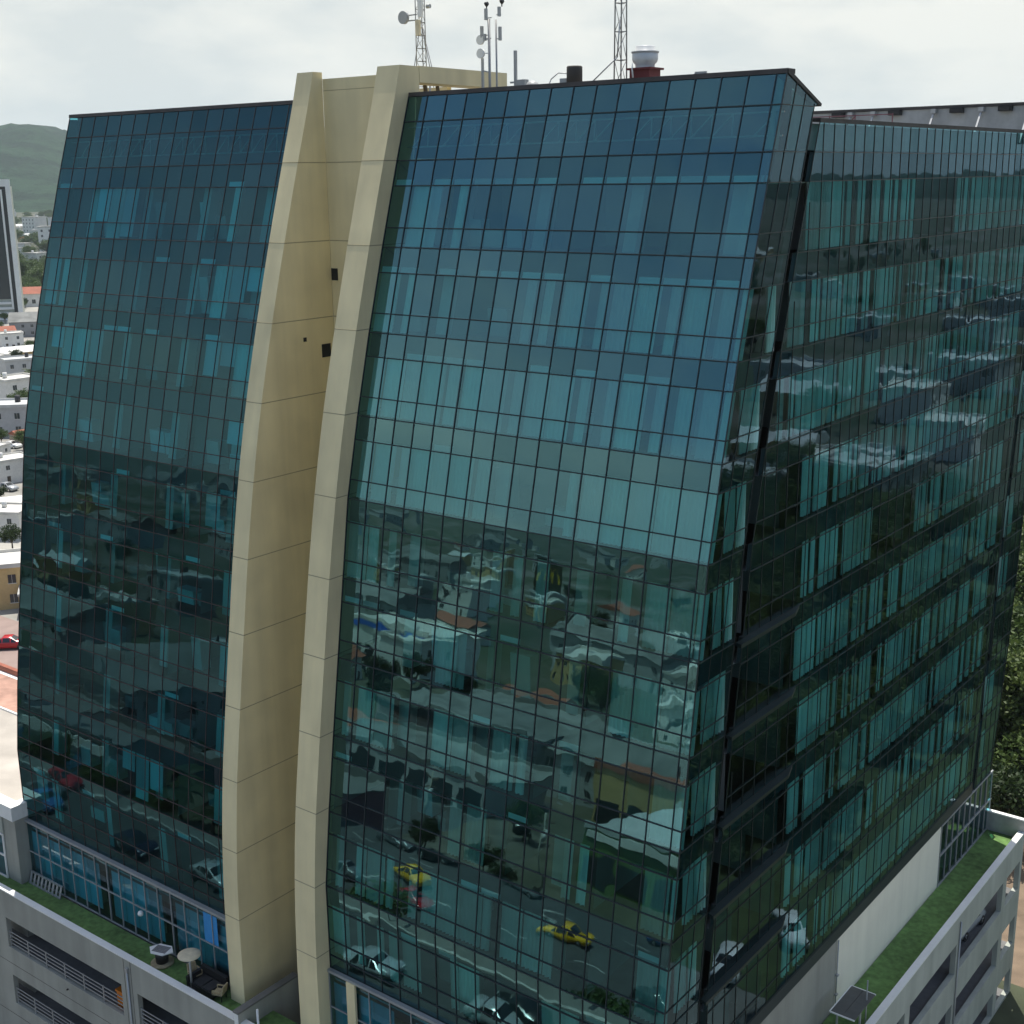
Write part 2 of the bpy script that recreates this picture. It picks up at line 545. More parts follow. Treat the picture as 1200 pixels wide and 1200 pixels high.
        while i < len(edges) - 1:
            run = rng.choice((1, 1, 2, 2, 3)) if kind != 'side' else rng.choice((2, 3, 5, 6))
            on = rng.random() < drawn
            if kind == 'side' and k < 7 and edges[i] < 11.0:
                on = False; run = 1
            cu = MB()
            for j in range(run):
                if i >= len(edges) - 1:
                    break
                a0, a1 = edges[i], edges[i + 1]
                w = a1 - a0
                if rng.random() < (.7 if kind == 'front' and k >= 7 else .16) and kind in ('front', 'left'):
                    rows.quad(P(a0 + .05, zc + .02, .15), P(a1 - .05, zc + .02, .15), P(a1 - .05, zc + .26, .15), P(a0 + .05, zc + .26, .15), 4)
                if on:
                    if kind in ('front', 'left'):
                        y = prof(zc) + .28
                        if kind == 'left' and rng.random() < .6:
                            zb = zc - rng.choice((1.75, 1.75, 1.2, 2.55))
                            yb_ = y - (prof(zc) - prof(zb))
                            cu.quad((-(a0 + .06), yb_, zb), (-(a1 - .06), yb_, zb), (-(a1 - .06), y, zc), (-(a0 + .06), y, zc), 1)
                        else:
                            f = rng.choice((1, 1, 1, .6, .4))
                            o = rng.random() * (1 - f)
                            curtain_strip(cu, (-(a0 + w * o), y, 0), (-(a0 + w * (o + f)), y, 0), lines[-4] + .03, zc - .02, .07, lean=prof(zc) - prof(lines[-4]))
                    elif kind == 'side' or kind == 'rear':
                        f = rng.choice((.95, .8, .62, .5))
                        o = rng.random() * (1 - f)
                        y0, y1 = a0 + w * o, a0 + w * (o + f)
                        if y0 > cl(a0, zc) - .01 and y1 < (s_far(s) if kind == 'side' else yback(s) - .3):
                            curtain_strip(cu, (-.28, y0, 0), (-.28, y1, 0), lines[-4] + .03, zc - .02, .07)
                    else:
                        y = prof(zc)
                        if i > 0:
                            curtain_strip(cu, (-.28, y + a0 + .1, 0), (-.28, y + a1 - .05, 0), lines[-4] + .03, zc - .02, .07)
                i += 1
            if cu.f:
                cu.build('curtain', [M['curtain'], M['blind']], band)
        rows.build('storey_interior', [M['spandrel'], M['ceiling'], M['carpet'], M['office_wall'], M['blind']], band)


for knd in ('front', 'left', 'return', 'side', 'rear'):
    build_face(knd)

# --- corner posts, slots and ledges of the side
mb = MB()
zz = [15 + i * 1.0 for i in range(0, 40)]
for z0, z1 in zip(zz[:-1], zz[1:]):
    z1 = min(z1, 53.85)
    mb.hexa([(-2.6, prof(z0) + 2.77, z0), (-.3, prof(z0) + 2.77, z0), (-.3, s_near(z0), z0), (-2.6, s_near(z0), z0),
             (-2.6, prof(z1) + 2.77, z1), (-.3, prof(z1) + 2.77, z1), (-.3, s_near(z1), z1), (-2.6, s_near(z1), z1)])
mb.build('shadow_gap', M['dark'], tower)
mb = MB()
for z0, z1 in zip(zz[:-1], zz[1:]):
    z1 = min(z1, 53.85)
    mb.hexa([(-2.6, s_far(z0), z0), (-.14, s_far(z0), z0), (-.14, s_far(z0) + .55, z0), (-2.6, s_far(z0) + .55, z0),
             (-2.6, s_far(z1), z1), (-.14, s_far(z1), z1), (-.14, s_far(z1) + .55, z1), (-2.6, s_far(z1) + .55, z1)])
mb.build('shadow_gap', M['dark'], tower)

for s in SLABS[1:6]:
    e = MB()
    y0 = prof(s) + 2.75
    e.hexa([(0.03, y0 + .1, s - .16), (.34, y0, s - .16), (.34, 9.6, s - .16), (.03, 10.6, s - .16),
            (0.03, y0 + .1, s), (.34, y0, s), (.34, 9.6, s), (.03, 10.6, s)])
    e.build('glass_ledge', M['mullion_side'], tower)

# --- base band under the side glazing, walls below
mb = MB(); mb.box(-.35, .05, 3.6, 36.35, 15.0, 15.66); mb.build('base_band', M['mullion'], tower)
mb = MB(); mb.box(-.4, 0, 3.3, 16.75, 10.9, 14.98); mb.build('grey_wall', M['concrete'], tower)
mb = MB(); mb.box(-.4, .012, 16.76, 31.2, 10.9, 14.98)
mb.build('cream_wall', M['cream_pale'], tower)
mb = MB(); mb.tube((.06, 16.8, 11.1), (.06, 16.8, 14.9), .035)
for z in (11.8, 12.9):
    mb.box(0, .16, 16.72, 16.88, z, z + .08)
mb.build('downpipe', M['grey_metal'], tower)
# glazed corner of the lobby at the far end of the side terrace
mb = MB()
for i in range(9):
    mesh_pane(mb, (0, 31.25 + i, 11), (0, 32.25 + i, 11), (0, 32.25 + i, 13.0), (0, 31.25 + i, 13.0), .002)
    mesh_pane(mb, (0, 31.25 + i, 13.0), (0, 32.25 + i, 13.0), (0, 32.25 + i, 14.95), (0, 31.25 + i, 14.95), .002)
lw = mb.build('lobby_window', M['glass_lobby'], tower)
mb = MB()
for i in range(10):
    mb.bar((.03, 31.25 + i, 11), (.03, 31.25 + i, 14.95), .06)
for z in (11.03, 13.0, 14.95):
    mb.bar((.03, 31.2, z), (.03, 40.3, z), .09)
mb.build('mullion_grid', M['mullion_light'], lw)

# front lobby glazing under each wing
for (a0, a1, nb, lab) in ((0.0, 18.6, 14, 0), (25.0, 44.3, 17, 1)):
    g, mu, ins = MB(), MB(), MB()
    st = (a1 - a0) / nb
    for i in range(nb):
        for z0, z1 in ((11, 12.95), (12.95, 14.9)):
            mesh_pane(g, (-(a0 + st * (i + 1)), -.12, z0), (-(a0 + st * i), -.12, z0), (-(a0 + st * i), -.12, z1), (-(a0 + st * (i + 1)), -.12, z1), .001)
        if i not in (5, 10):
            rr = random.random()
            ins.quad((-(a0 + st * i + .01), .12, 11.25), (-(a0 + st * (i + 1) - .01), .12, 11.25),
                     (-(a0 + st * (i + 1) - .01), .12, 14.15), (-(a0 + st * i + .01), .12, 14.15), 0)
        ins.quad((-(a0 + st * i), .3, 14.15), (-(a0 + st * (i + 1)), .3, 14.15), (-(a0 + st * (i + 1)), .2, 14.35), (-(a0 + st * i), .2, 14.35), 1)
    for i in range(nb + 1):
        mu.bar((-(a0 + st * i), -.15, 11), (-(a0 + st * i), -.15, 14.9), .045, .08)
    for z in (11.04, 12.95):
        mu.bar((-a0, -.15, z), (-a1, -.15, z), .08, .055)
    mu.box(-a1, -a0, -.26, -.01, 14.88, 15.02)
    o = g.build('lobby_window', M['glass_lobby'], tower)
    mu.build('mullion_grid', M['mullion_light'], o)
    ins.box(-a1, -a0, 3.0, 3.2, 11, 14.9, 2)
    ins.quad((-a0, .3, 14.85), (-a1, .3, 14.85), (-a1, 3, 14.85), (-a0, 3, 14.85), 2)
    ins.build('lobby_blind', [M['blind'], M['white'], M['office_wall']], o)
mb = MB(); mb.box(-17.3, -16.75, -.32, -.19, 11, 14.9); mb.build('lobby_column', M['cream'], tower)
mb = MB(); mb.quad((-26.9, -.135, 13.0), (-28.0, -.135, 13.0), (-28.0, -.135, 14.7), (-26.9, -.135, 14.7))
mb.build('blue_poster', mat('poster_blue', (.03, .27, .62), .5, var=.08), tower)

# coping along the leaning tops and the roof deck behind
for a0, a1 in ((-.02, 18.62), (25.2, 44.55)):
    mb = MB(); y = prof(55.55)
    mb.hexa([(-a1, y - .06, 55.5), (-a0, y - .06, 55.5), (-a0, y + .6, 55.5), (-a1, y + .6, 55.5),
             (-a1, y - .03, 55.68), (-a0, y - .03, 55.68), (-a0, y + .6, 55.68), (-a1, y + .6, 55.68)])
    mb.build('roof_coping', M['coping'], tower)
mb = MB(); y = prof(55.55)
mb.hexa([(-.4, y + .0, 55.5), (.05, y + .0, 55.5), (.05, y + 2.9, 54.42), (-.4, y + 2.9, 54.42),
         (-.4, y + .0, 55.67), (.05, y + .0, 55.67), (.05, y + 2.95, 54.52), (-.4, y + 2.95, 54.52)])
mb.build('roof_coping', M['coping'], tower)
mb = MB(); mb.box(-.35, .05, 10.55, 36.5, 53.86, 54.0); mb.build('roof_coping', M['coping'], tower)
mb = MB(); mb.box(-44.4, -.36, 8.9, 41.5, 53.0, 53.3); mb.build('roof_deck', M['roof'], tower)
# parapet wall of the rear wing, propped from the roof
mb = MB(); mb.box(-44, .9, 38.0, 38.25, 53.31, 55.35); mb.build('rear_parapet', M['grey_metal'], tower)
mb = MB(); mb.box(-44, .95, 37.9, 38.5, 55.36, 55.52); mb.build('roof_coping', M['coping'], tower)
for x in (-10.6, -9.2, -5.6, -2.9, -.3):
    mb = MB(); mb.bar((x, 37.8, 55.2), (x, 36.4, 53.3), .1); mb.box(x - .14, x + .14, 37.6, 37.95, 55.1, 55.34)
    mb.build('parapet_strut', M['rail'], tower)
for x in (-11.4, -7.9, -4.3, -1.6, .2):
    mb = MB(); mb.box(x - .36, x + .36, 37.6, 37.98, 55.08, 55.34); mb.box(x - .3, x + .3, 37.55, 37.595, 55.1, 55.3)
    mb.build('floodlight', M['black'], tower)
# plain closing walls at the back and the far left end
mb = MB()
zb = sorted(set([0, 15, 22, 30, 42, 50, 55.4] + [z for z in KZ if z < 55.4]))
for z0, z1 in zip(zb[:-1], zb[1:]):
    mb.quad((-44.5, yback(z0), z0), (0, yback(z0), z0), (0, yback(z1), z1), (-44.5, yback(z1), z1))
    mb.quad((-44.5, prof(z0), z0), (-44.5, yback(z0), z0), (-44.5, yback(z1), z1), (-44.5, prof(z1), z1))
mb.build('rear_wall', M['grey_metal'], tower)
mb = MB(); mb.box(-43.5, -7.5, 10, 38, 0.2, 52.9); mb.build('light_block', M['office_wall'], tower)  # unseen solid box, added to keep light from passing through the tower


# --- the two curved fins and the recess between them
def fin(x0, x1, zb, zt, yb, off):
    mb = MB()
    zs = [zb + (zt - zb) * i / 90 for i in range(91)]
    for z0, z1 in zip(zs[:-1], zs[1:]):
        f0, f1 = sprof(z0) - off, sprof(z1) - off
        mb.add([(x0, f0, z0), (x1, f0, z0), (x1, f1, z1), (x0, f1, z1)], [(0, 1, 2, 3)], 0)
        for x in (x0, x1):
            mb.add([(x, f0, z0), (x, yb, z0), (x, yb, z1), (x, f1, z1)], [(0, 1, 2, 3)])
        mb.add([(x0, yb, z0), (x1, yb, z0), (x1, yb, z1), (x0, yb, z1)], [(0, 1, 2, 3)])
    mb.quad((x0, sprof(zt) - off, zt), (x1, sprof(zt) - off, zt), (x1, yb, zt), (x0, yb, zt))
    for z in [52.72 - 3.68 * i for i in range(11)]:
        f0 = sprof(z) - off
        mb.box(x0 - .003, x1 + .003, f0 - .004, yb - .05, z - .022, z + .022, 1)
    return mb.build('fin', [M['cream'], M['seam']], tower)


finA = fin(-25.22, -24.15, 10.9, 56.85, 7.70, .85)
finB = fin(-20.0, -18.64, 3.0, 56.85, 8.4, .85)
seamz = [52.72 - 3.68 * i for i in range(11)]
mb = MB(); mb.box(-24.14, -20.01, 7.7, 8.1, 10.9, 56.55)
for z in seamz[:8]:
    mb.box(-24.14, -20.01, 7.696, 7.72, z - .022, z + .022, 1)
mb.box(-24.10, -20.01, 7.696, 7.72, 56.0, 56.03, 1)
rw = mb.build('recess_wall', [M['cream'], M['seam']], tower)
mb = MB(); mb.box(-24.13, -23.7, 7.685, 7.74, 47.12, 47.7, 0); mb.bar((-24.13, 7.68, 47.1), (-23.68, 7.68, 47.1), .04, .04, 1)
mb.build('vent_opening', [M['dark'], M['cream']], rw)
mb = MB(); mb.box(-24.16, -24.13, 6.8, 7.4, 43.4, 44.05, 0); mb.build('vent_opening', [M['dark']], finA)
mb = MB(); mb.box(-24.16, -24.13, 5.6, 5.8, 44.3, 44.5, 0); mb.build('drain_hole', [M['dark']], finA)
# beam carried back from the top of the right fin
mb = MB(); mb.box(-19.9, -18.62, 8.41, 14.9, 56.15, 56.87); mb.box(-19.9, -18.63, 14.2, 14.92, 53.3, 56.14)
mb.build('roof_beam', M['cream'], tower)
mb = MB(); mb.box(-23.9, -20.2, 12.2, 12.5, 53.3, 56.2); mb.build('penthouse_wall', M['cream'], tower)
for y in (9.3, 9.9, 10.8):
    mb = MB(); mb.bar((-19.2, y, 53.4), (-19.2, y - .5, 56.1), .12); mb.build('brace', mat('brace_brown', (.14, .11, .07), .8, var=.1), tower)

# ------------------------------------------------------------------ parking podium
gar = thing('parking_garage', 'grey concrete parking podium with long railed openings under the green turf terrace', 'car park', W(0, 0), ROT)
FY, RX, YE, XL = -2.35, 2.35, 40.15, -46.5
GT = 11.0
open_f = [(-43.9, -32.7), (-31.3, -20.1), (-18.6, -7.4), (-6.2, 0.6)]
open_r = [(-1.0, 5.6), (6.2, 13.0), (13.6, 20.5), (21.2, 28.2), (28.9, 36.4), (37.1, 39.7)]
lev = [(7.65, 9.62), (3.8, 5.75), (.2, 1.95)]
zcuts = [0, .2, 1.95, 3.8, 5.75, 7.65, 9.62, 11.42]
mb = MB()
for i in range(len(zcuts) - 1):
    z0, z1 = zcuts[i], zcuts[i + 1]
    op = any(abs(z0 - a) < 1e-6 for a, b in lev)
    if not op:
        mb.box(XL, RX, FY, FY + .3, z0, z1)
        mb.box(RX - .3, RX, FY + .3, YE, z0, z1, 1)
    else:
        c = XL
        for a, b in open_f + [(RX - .3, RX)]:
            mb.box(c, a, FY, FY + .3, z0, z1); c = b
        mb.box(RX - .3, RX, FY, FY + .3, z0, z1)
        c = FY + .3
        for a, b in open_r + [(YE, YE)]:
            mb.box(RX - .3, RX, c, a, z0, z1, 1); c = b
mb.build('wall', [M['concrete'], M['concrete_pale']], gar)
mb = MB(); mb.box(XL, RX + .04, FY - .04, FY + .34, 11.42, 11.50); mb.box(RX - .34, RX + .04, FY + .34, YE, 11.42, 11.50)
mb.build('wall_cap', M['white'], gar)
mb = MB()
for x in (-32.3, -31.7, -20.1 + .45, -19.1):
    mb.box(x - .02, x + .02, FY - .004, FY + .02, 0.3, 11.4)
for z in (6.55, 2.9):
    mb.box(XL, RX, FY - .004, FY + .02, z - .015, z + .015)
mb.build('panel_joint', M['mullion_rust'], gar)
for zf in (7.4, 3.55, .05):
    mb = MB(); mb.box(XL + .2, RX - .31, FY + .31, YE - .2, zf - .25, zf); mb.build('parking_deck', M['slab'], gar)
mb = MB(); mb.box(XL + .2, RX - .31, FY + .31, -.2, GT - .35, GT - .06); mb.box(-.38, RX - .31, -.2, YE - .2, GT - .35, GT - .06)
mb.build('terrace_slab', M['slab'], gar)
for zf in (7.4, 3.55, .05):
    for x in range(-44, 0, 6):
        mb = MB(); mb.box(x - .25, x + .25, 4.0, 4.5, zf, zf + 3.3); mb.build('column', M['concrete'], gar)
    mb = MB(); mb.box(-40, -3, 8, 8.3, zf, zf + 3.3); mb.build('inner_wall', M['office_wall'], gar)
mb = MB(); mb.box(XL + .2, RX - .35, FY + .35, -.27, GT - .058, GT); mb.box(.05, RX - .35, -.26, YE - .22, GT - .058, GT)
tag(mb.build('terrace_turf', M['turf'], gar))
for (a, b) in open_f:
    for (z0, z1) in lev:
        mb = MB()
        for k in range(4):
            mb.bar((a + .02, FY + .12, z0 + .25 + .25 * k), (b - .02, FY + .12, z0 + .25 + .25 * k), .045)
        n = 6
        for k in range(n + 1):
            x = a + .1 + (b - a - .2) * k / n
            mb.bar((x, FY + .12, z0), (x, FY + .12, z0 + 1.05), .06)
        mb.build('railing', M['rail'], gar)
mb = MB(); mb.box(-.3, RX, YE - .22, YE, 11.0, 12.25); mb.box(-.34, RX + .04, YE - .26, YE + .04, 12.25, 12.34, 1)
mb.build('end_wall', [M['grey_metal'], M['white']], gar)
mb = MB(); mb.box(-23.05, -22.75, FY - .15, 1.5, 6, 12.05); mb.box(-23.1, -22.7, FY - .2, 1.5, 12.05, 12.15, 1)
mb.box(-23.05, -22.75, FY - .17, FY - .155, 6, 12.04, 2)
mb.build('dividing_wall', [M['concrete'], M['paving'], M['white']], gar)
mb = MB(); mb.box(-22.7, -20.02, 1.5, 1.7, 8, 13.2); mb.box(-22.7, -20.02, 1.7, 7.6, 8, 12.6)
mb.box(-22.2, -20.6, 4.5, 7.5, 12.61, 14.8); mb.box(-22.45, -20.4, 4.2, 7.6, 14.8, 14.95)
mb.build('plant_room', M['concrete_pale'], gar)
mb = MB(); mb.tube((-22.0, -1.9, 9.0), (-22.0, -1.9, 12.3), .06); mb.build('vent_pipe', M['white'], gar)


for x in (-31.95, -19.35):
    mb = MB(); mb.tube((x, FY - .07, .3), (x, FY - .07, 10.9), .06); mb.box(x - .1, x + .1, FY - .14, FY - .005, 10.7, 10.95)
    mb.build('drain_pipe', M['rail'], gar)
for (x, z) in ((-38, 7.15), (-26, 7.15), (-38, 3.3), (-26, 3.3), (-13, 7.15)):
    mb = MB(); mb.tube((x, FY - .1, z), (x, FY + .02, z), .05); mb.build('drain_spout', M['mullion_rust'], gar)
for y in (12.9, 28.55):
    mb = MB(); mb.tube((RX + .06, y, .3), (RX + .06, y, 10.9), .05); mb.build('drain_pipe', M['rail'], gar)

# ------------------------------------------------------------------ things on the terraces
def tl(x, y, z=0):
    return W(-x, y, z)


t = thing('side_table', 'hexagonal slatted white rimmed table on a round drum base on the turf', 'table', tl(-30.7, -1.0, GT), ROT + .3)
mb = MB(); pts = [(.75 * math.cos(k * PI / 3), .52 * math.sin(k * PI / 3)) for k in range(6)]
mb.add([(x, y, .78) for x, y in pts] + [(x, y, .84) for x, y in pts], [tuple(range(6))[::-1], tuple(range(6, 12))] + [(k, (k + 1) % 6, 6 + (k + 1) % 6, 6 + k) for k in range(6)])
mb.build('table_top', M['white'], t)
mb = MB()
for k in range(5):
    mb.box(-.42, .42, -.3 + k * .125, -.3 + k * .125 + .1, .842, .856)
mb.build('slats', mat('slat_grey', (.2, .2, .2), .7, var=.1), t)
mb = MB(); mb.tube((0, 0, .1), (0, 0, .78), .33, .38, 20); mb.build('drum', M['black'], t)
mb = MB(); mb.lathe([(.34, 0), (.62, 0), (.62, .09), (.34, .1)], 24); mb.build('base_ring', M['wicker'], t)

t = thing('parasol', 'round cream parasol on a grey post beside the black sofa', 'parasol', tl(-27.55, -1.55, GT), ROT)
mb = MB(); mb.lathe([(.6, 2.0), (.59, 2.06), (.34, 2.14), (.05, 2.17)], 24); mb.lathe([(.05, 2.1), (.58, 1.99)], 24); mb.build('canopy', M['parasol'], t)
mb = MB(); mb.tube((0, 0, 0), (0, 0, 2.15), .06); mb.build('post', M['grey_metal'], t)
mb = MB(); mb.tube((0, 0, 0), (0, 0, .08), .3, .3, 16); mb.build('foot', M['grey_metal'], t)

t = thing('outdoor_sofa', 'low black corner sofa in front of the lobby glass next to a parasol', 'sofa', tl(-26.9, -1.05, GT), ROT)
mb = MB(); mb.box(-1.0, 1.0, -.55, .6, .05, .38); mb.build('seat', M['black'], t)
mb = MB(); mb.box(-1.0, 1.0, .42, .62, .385, .8); mb.box(-1.02, -.84, -.55, .415, .385, .66); mb.build('backrest', M['black'], t)
mb = MB()
for x in (-.5, .2):
    mb.box(x, x + .6, -.5, .3, .39, .48)
mb.build('cushion', mat('sofa_cushion', (.03, .03, .032), .95, var=.2), t)


def wicker_chair(x, y, rz, lab):
    t = thing('wicker_chair', lab, 'chair', tl(x, y, GT), ROT + rz, 'wicker chairs on the terrace')
    mb = MB(); mb.box(-.28, .28, -.28, .28, .36, .44); mb.build('seat', M['wicker'], t)
    mb = MB(); mb.hexa([(-.28, .22, .44), (.28, .22, .44), (.28, .3, .44), (-.28, .3, .44), (-.24, .34, .9), (.24, .34, .9), (.24, .4, .9), (-.24, .4, .9)])
    mb.build('backrest', M['wicker'], t)
    for sx in (-1, 1):
        mb = MB(); mb.bar((sx * .28, -.25, .62), (sx * .28, .25, .62), .05); mb.bar((sx * .28, -.25, .44), (sx * .28, -.25, .62), .04)
        mb.build('armrest', M['wicker'], t)
        for sy in (-1, 1):
            mb = MB(); mb.bar((sx * .24, sy * .24, 0), (sx * .24, sy * .24, .36), .045); mb.build('leg', M['black'], t)


wicker_chair(-25.7, -1.25, -1.2, 'beige wicker chair at the fin end of the black sofa')
wicker_chair(-28.0, -.95, 1.4, 'beige wicker chair half hidden behind the parasol post')

t = thing('ladder', 'pale metal ladder lying on edge against the lobby glass at the annex', 'ladder', tl(-42.4, -.42, GT), ROT)
mb = MB()
for z in (.06, .72):
    mb.bar((-1.6, .0 + (.1 if z > .5 else -.1), z), (1.6, .0 + (.1 if z > .5 else -.1), z), .09)
mb.build('side_rail', M['rail'], t)
mb = MB()
for k in range(9):
    x = -1.5 + k * .375
    mb.bar((x, -.1, .06), (x, .1, .72), .16, .04)
mb.build('rungs', M['rail'], t)
t = thing('wall_lamp', 'small white globe lamp on the lobby window frame', 'lamp', tl(-33.3, -.3, 12.7), ROT)
mb = MB(); mb.lathe([(.02, -.16), (.14, -.08), (.17, .03), (.12, .13), (.02, .17)], 12); mb.build('globe', M['white'], t)
mb = MB(); mb.bar((0, 0, 0), (0, .16, 0), .06); mb.build('bracket', M['rail'], t)

t = thing('pergola', 'dark flat panelled pergola roof on a post at the right hand turf terrace', 'pergola', tl(1.45, 15.6, GT), ROT)
mb = MB()
for k in range(2):
    mb.box(-.6 + k * .62, -.6 + k * .62 + .6, -1.25, 1.25, 1.55, 1.61)
mb.build('roof_panel', mat('pergola_panel', (.09, .095, .09), .6, var=.12), t)
mb = MB(); mb.bar((-.63, -1.28, 1.58), (-.63, 1.28, 1.58), .06); mb.bar((-.6, -1.28, 1.58), (.64, -1.28, 1.58), .06); mb.bar((-.6, 1.28, 1.58), (.64, 1.28, 1.58), .06)
mb.build('edge_trim', M['white'], t)
for x, y in ((-.4, -.9), (-.4, .9), (.4, 0)):
    mb = MB(); mb.bar((x, y, 0), (x, y, 1.55), .08); mb.build('post', M['grey_metal'], t)
mb = MB(); mb.tube((.45, .6, 0), (.45, .6, 2.7), .035); mb.build('flag_pole', M['grey_metal'], t)

t = thing('storage_bin', 'orange plastic storage bin behind the upper garage railing', 'bin', tl(-33.5, -1.4, 7.4), ROT)
mb = MB(); mb.box(-.55, .55, -.4, .4, 0, .95); mb.build('body', M['orange'], t)
mb = MB(); mb.box(-.6, .6, -.45, .45, .95, 1.08); mb.build('lid', M['orange'], t)


# ------------------------------------------------------------------ rooftop equipment
def lattice(mb, h, w0, w1, n, r):
    for k in range(3):
        a = 2 * PI * k / 3
        mb.tube((w0 * math.cos(a), w0 * math.sin(a), 0), (w1 * math.cos(a), w1 * math.sin(a), h), r, r, 6)
    for i in range(n):
        z0, z1 = h * i / n, h * (i + 1) / n
        q0 = w0 + (w1 - w0) * i / n; q1 = w0 + (w1 - w0) * (i + 1) / n
        for k in range(3):
            a, b = 2 * PI * k / 3, 2 * PI * (k + 1) / 3
            mb.tube((q0 * math.cos(a), q0 * math.sin(a), z0), (q0 * math.cos(b), q0 * math.sin(b), z0), r * .6, r * .6, 5)
            mb.tube((q0 * math.cos(a), q0 * math.sin(a), z0), (q1 * math.cos(b), q1 * math.sin(b), z1), r * .5, r * .5, 5)


RZ = 53.3
t = thing('lattice_mast', 'lattice radio mast with a round grey dish behind the cream fins', 'mast', tl(-21.6, 12.0, RZ), ROT)
mb = MB(); lattice(mb, 13, .3, .22, 22, .025); mb.build('lattice', M['steel'], t)
mb = MB(); mb.tube((-.95, -.25, 6.2), (-.95, -.1, 6.2), .3, .3, 20); mb.tube((-.95, -.1, 6.2), (-.95, .02, 6.2), .3, .1, 20)
mb.build('dish_antenna', mat('dish_grey', (.42, .43, .42), .6, var=0), t)
mb = MB(); mb.bar((-.9, 0, 6.3), (-.25, 0, 6.3), .05); mb.bar((-.9, 0, 6.05), (-.25, 0, 6.05), .05); mb.build('dish_arm', M['steel'], t)
for (x, z, h, c) in ((.3, 6.1, 1.5, M['white']), (.12, 5.3, .7, M['parasol'])):
    mb = MB(); mb.box(x - .12, x + .12, -.42, -.28, z, z + h); mb.bar((x, -.28, z + h / 2), (x, -.1, z + h / 2), .05)
    mb.build('panel_antenna', c, t)
mb = MB(); mb.tube((.5, -.1, 6.6), (.7, -.1, 6.6), .1, .1, 10); mb.build('horn_antenna', M['grey_metal'], t)
for (x, y) in ((1.4, .4), (-.9, -.6), (.2, 1.4)):
    mb = MB(); mb.tube((0, 0, 6.0), (x, y, 0), .022, .022, 5); mb.build('stay', M['steel'], t)
mb = MB(); mb.tube((.65, -.2, 0), (.65, -.2, 3.8), .05, .05, 8); mb.build('side_pole', M['steel'], t)

t = thing('antenna_pole', 'twin antenna poles with panel aerials and two pale dishes on the roof', 'antenna', tl(-17.1, 12.0, RZ), ROT)
mb = MB(); mb.tube((-.3, 0, 0), (-.3, 0, 5.75), .065); mb.build('pole', M['steel'], t)
mb = MB(); mb.tube((.12, 0, 0), (.12, 0, 5.7), .045); mb.build('pole', M['steel'], t)
for (x, z, h) in ((-.36, 5.7, .5), (.42, 5.8, .42), (.45, 4.75, .6), (-.62, 4.95, .5), (-.46, 4.8, .3)):
    mb = MB(); mb.box(x - .05, x + .05, -.2, -.06, z, z + h); mb.bar((x, 0, z + .1), (x * .4, 0, z + .1), .04)
    mb.build('panel_antenna', M['grey_metal'], t)
for (x, z) in ((-.38, 6.38), (.52, 6.42)):
    mb = MB(); mb.tube((x, -.1, z), (x + .12, -.1, z + .05), .12, .08, 12); mb.bar((x, -.05, z - .2), (x, -.05, z), .04); mb.build('spotlight', M['black'], t)
for z in (4.25, 4.85):
    mb = MB(); mb.tube((-.7, -.2, z), (-.7, -.1, z), .22, .22, 18); mb.bar((-.7, -.1, z), (-.3, 0, z), .04)
    mb.build('dish_antenna', M['white'], t)
mb = MB(); mb.bar((-.72, 0, 2.4), (-.72, 0, 4.05), .10); mb.bar((-.72, 0, 3.5), (-.3, 0, 3.4), .06); mb.build('bracket', M['grey_metal'], t)

t = thing('roof_pole', 'short thin grey pole with a small box behind the roof coping', 'pole', tl(-16.1, 12.3, RZ), ROT)
mb = MB(); mb.bar((0, 0, 0), (0, 0, 4.3), .12); mb.build('pole', M['grey_metal'], t)
mb = MB(); mb.box(.1, .6, -.1, .2, 2.4, 3.0); mb.bar((-.3, 0, 2.9), (0, 0, 2.9), .08); mb.build('junction_box', M['grey_metal'], t)

t = thing('guyed_mast', 'slim plain lattice mast rising out of the picture beside the roof fan', 'mast', tl(-10.1, 12.0, RZ), ROT)
mb = MB(); lattice(mb, 14, .34, .2, 12, .032); mb.build('lattice', M['steel'], t)
mb = MB(); mb.tube((.15, -.3, 5.2), (.05, -.35, 3.6), .03, .03, 6); mb.tube((.05, -.35, 3.6), (-1.2, -.5, 2.6), .03, .03, 6); mb.tube((-1.2, -.5, 2.6), (-2.6, -.6, 2.4), .03, .03, 6)
mb.build('cable', M['rail'], t)

t = thing('roof_fan', 'white mushroom exhaust fan on a dark red curb above the right wing', 'fan', tl(-8.85, 12.0, RZ), ROT)
mb = MB(); mb.box(-.5, .5, -.45, .45, 0, 3.02); mb.box(-.62, .62, -.55, .55, 3.02, 3.1); mb.build('curb', M['redbase'], t)
mb = MB(); mb.lathe([(.42, 3.1), (.42, 3.24), (.53, 3.36), (.56, 3.46), (.56, 3.76), (.42, 3.78), (.42, 3.98), (.38, 4.0), (.1, 4.03)], 28)
mb.build('hood', mat('white_enamel', (.66, .67, .66), .4, var=.10), t)
mb = MB(); mb.lathe([(.565, 3.70), (.60, 3.73), (.60, 3.78), (.5, 3.79)], 28); mb.build('rim', M['rail'], t)
mb = MB(); mb.tube((-.35, -.52, 3.3), (-.25, -.56, 2.7), .035, .035, 6); mb.build('cable', M['white'], t)

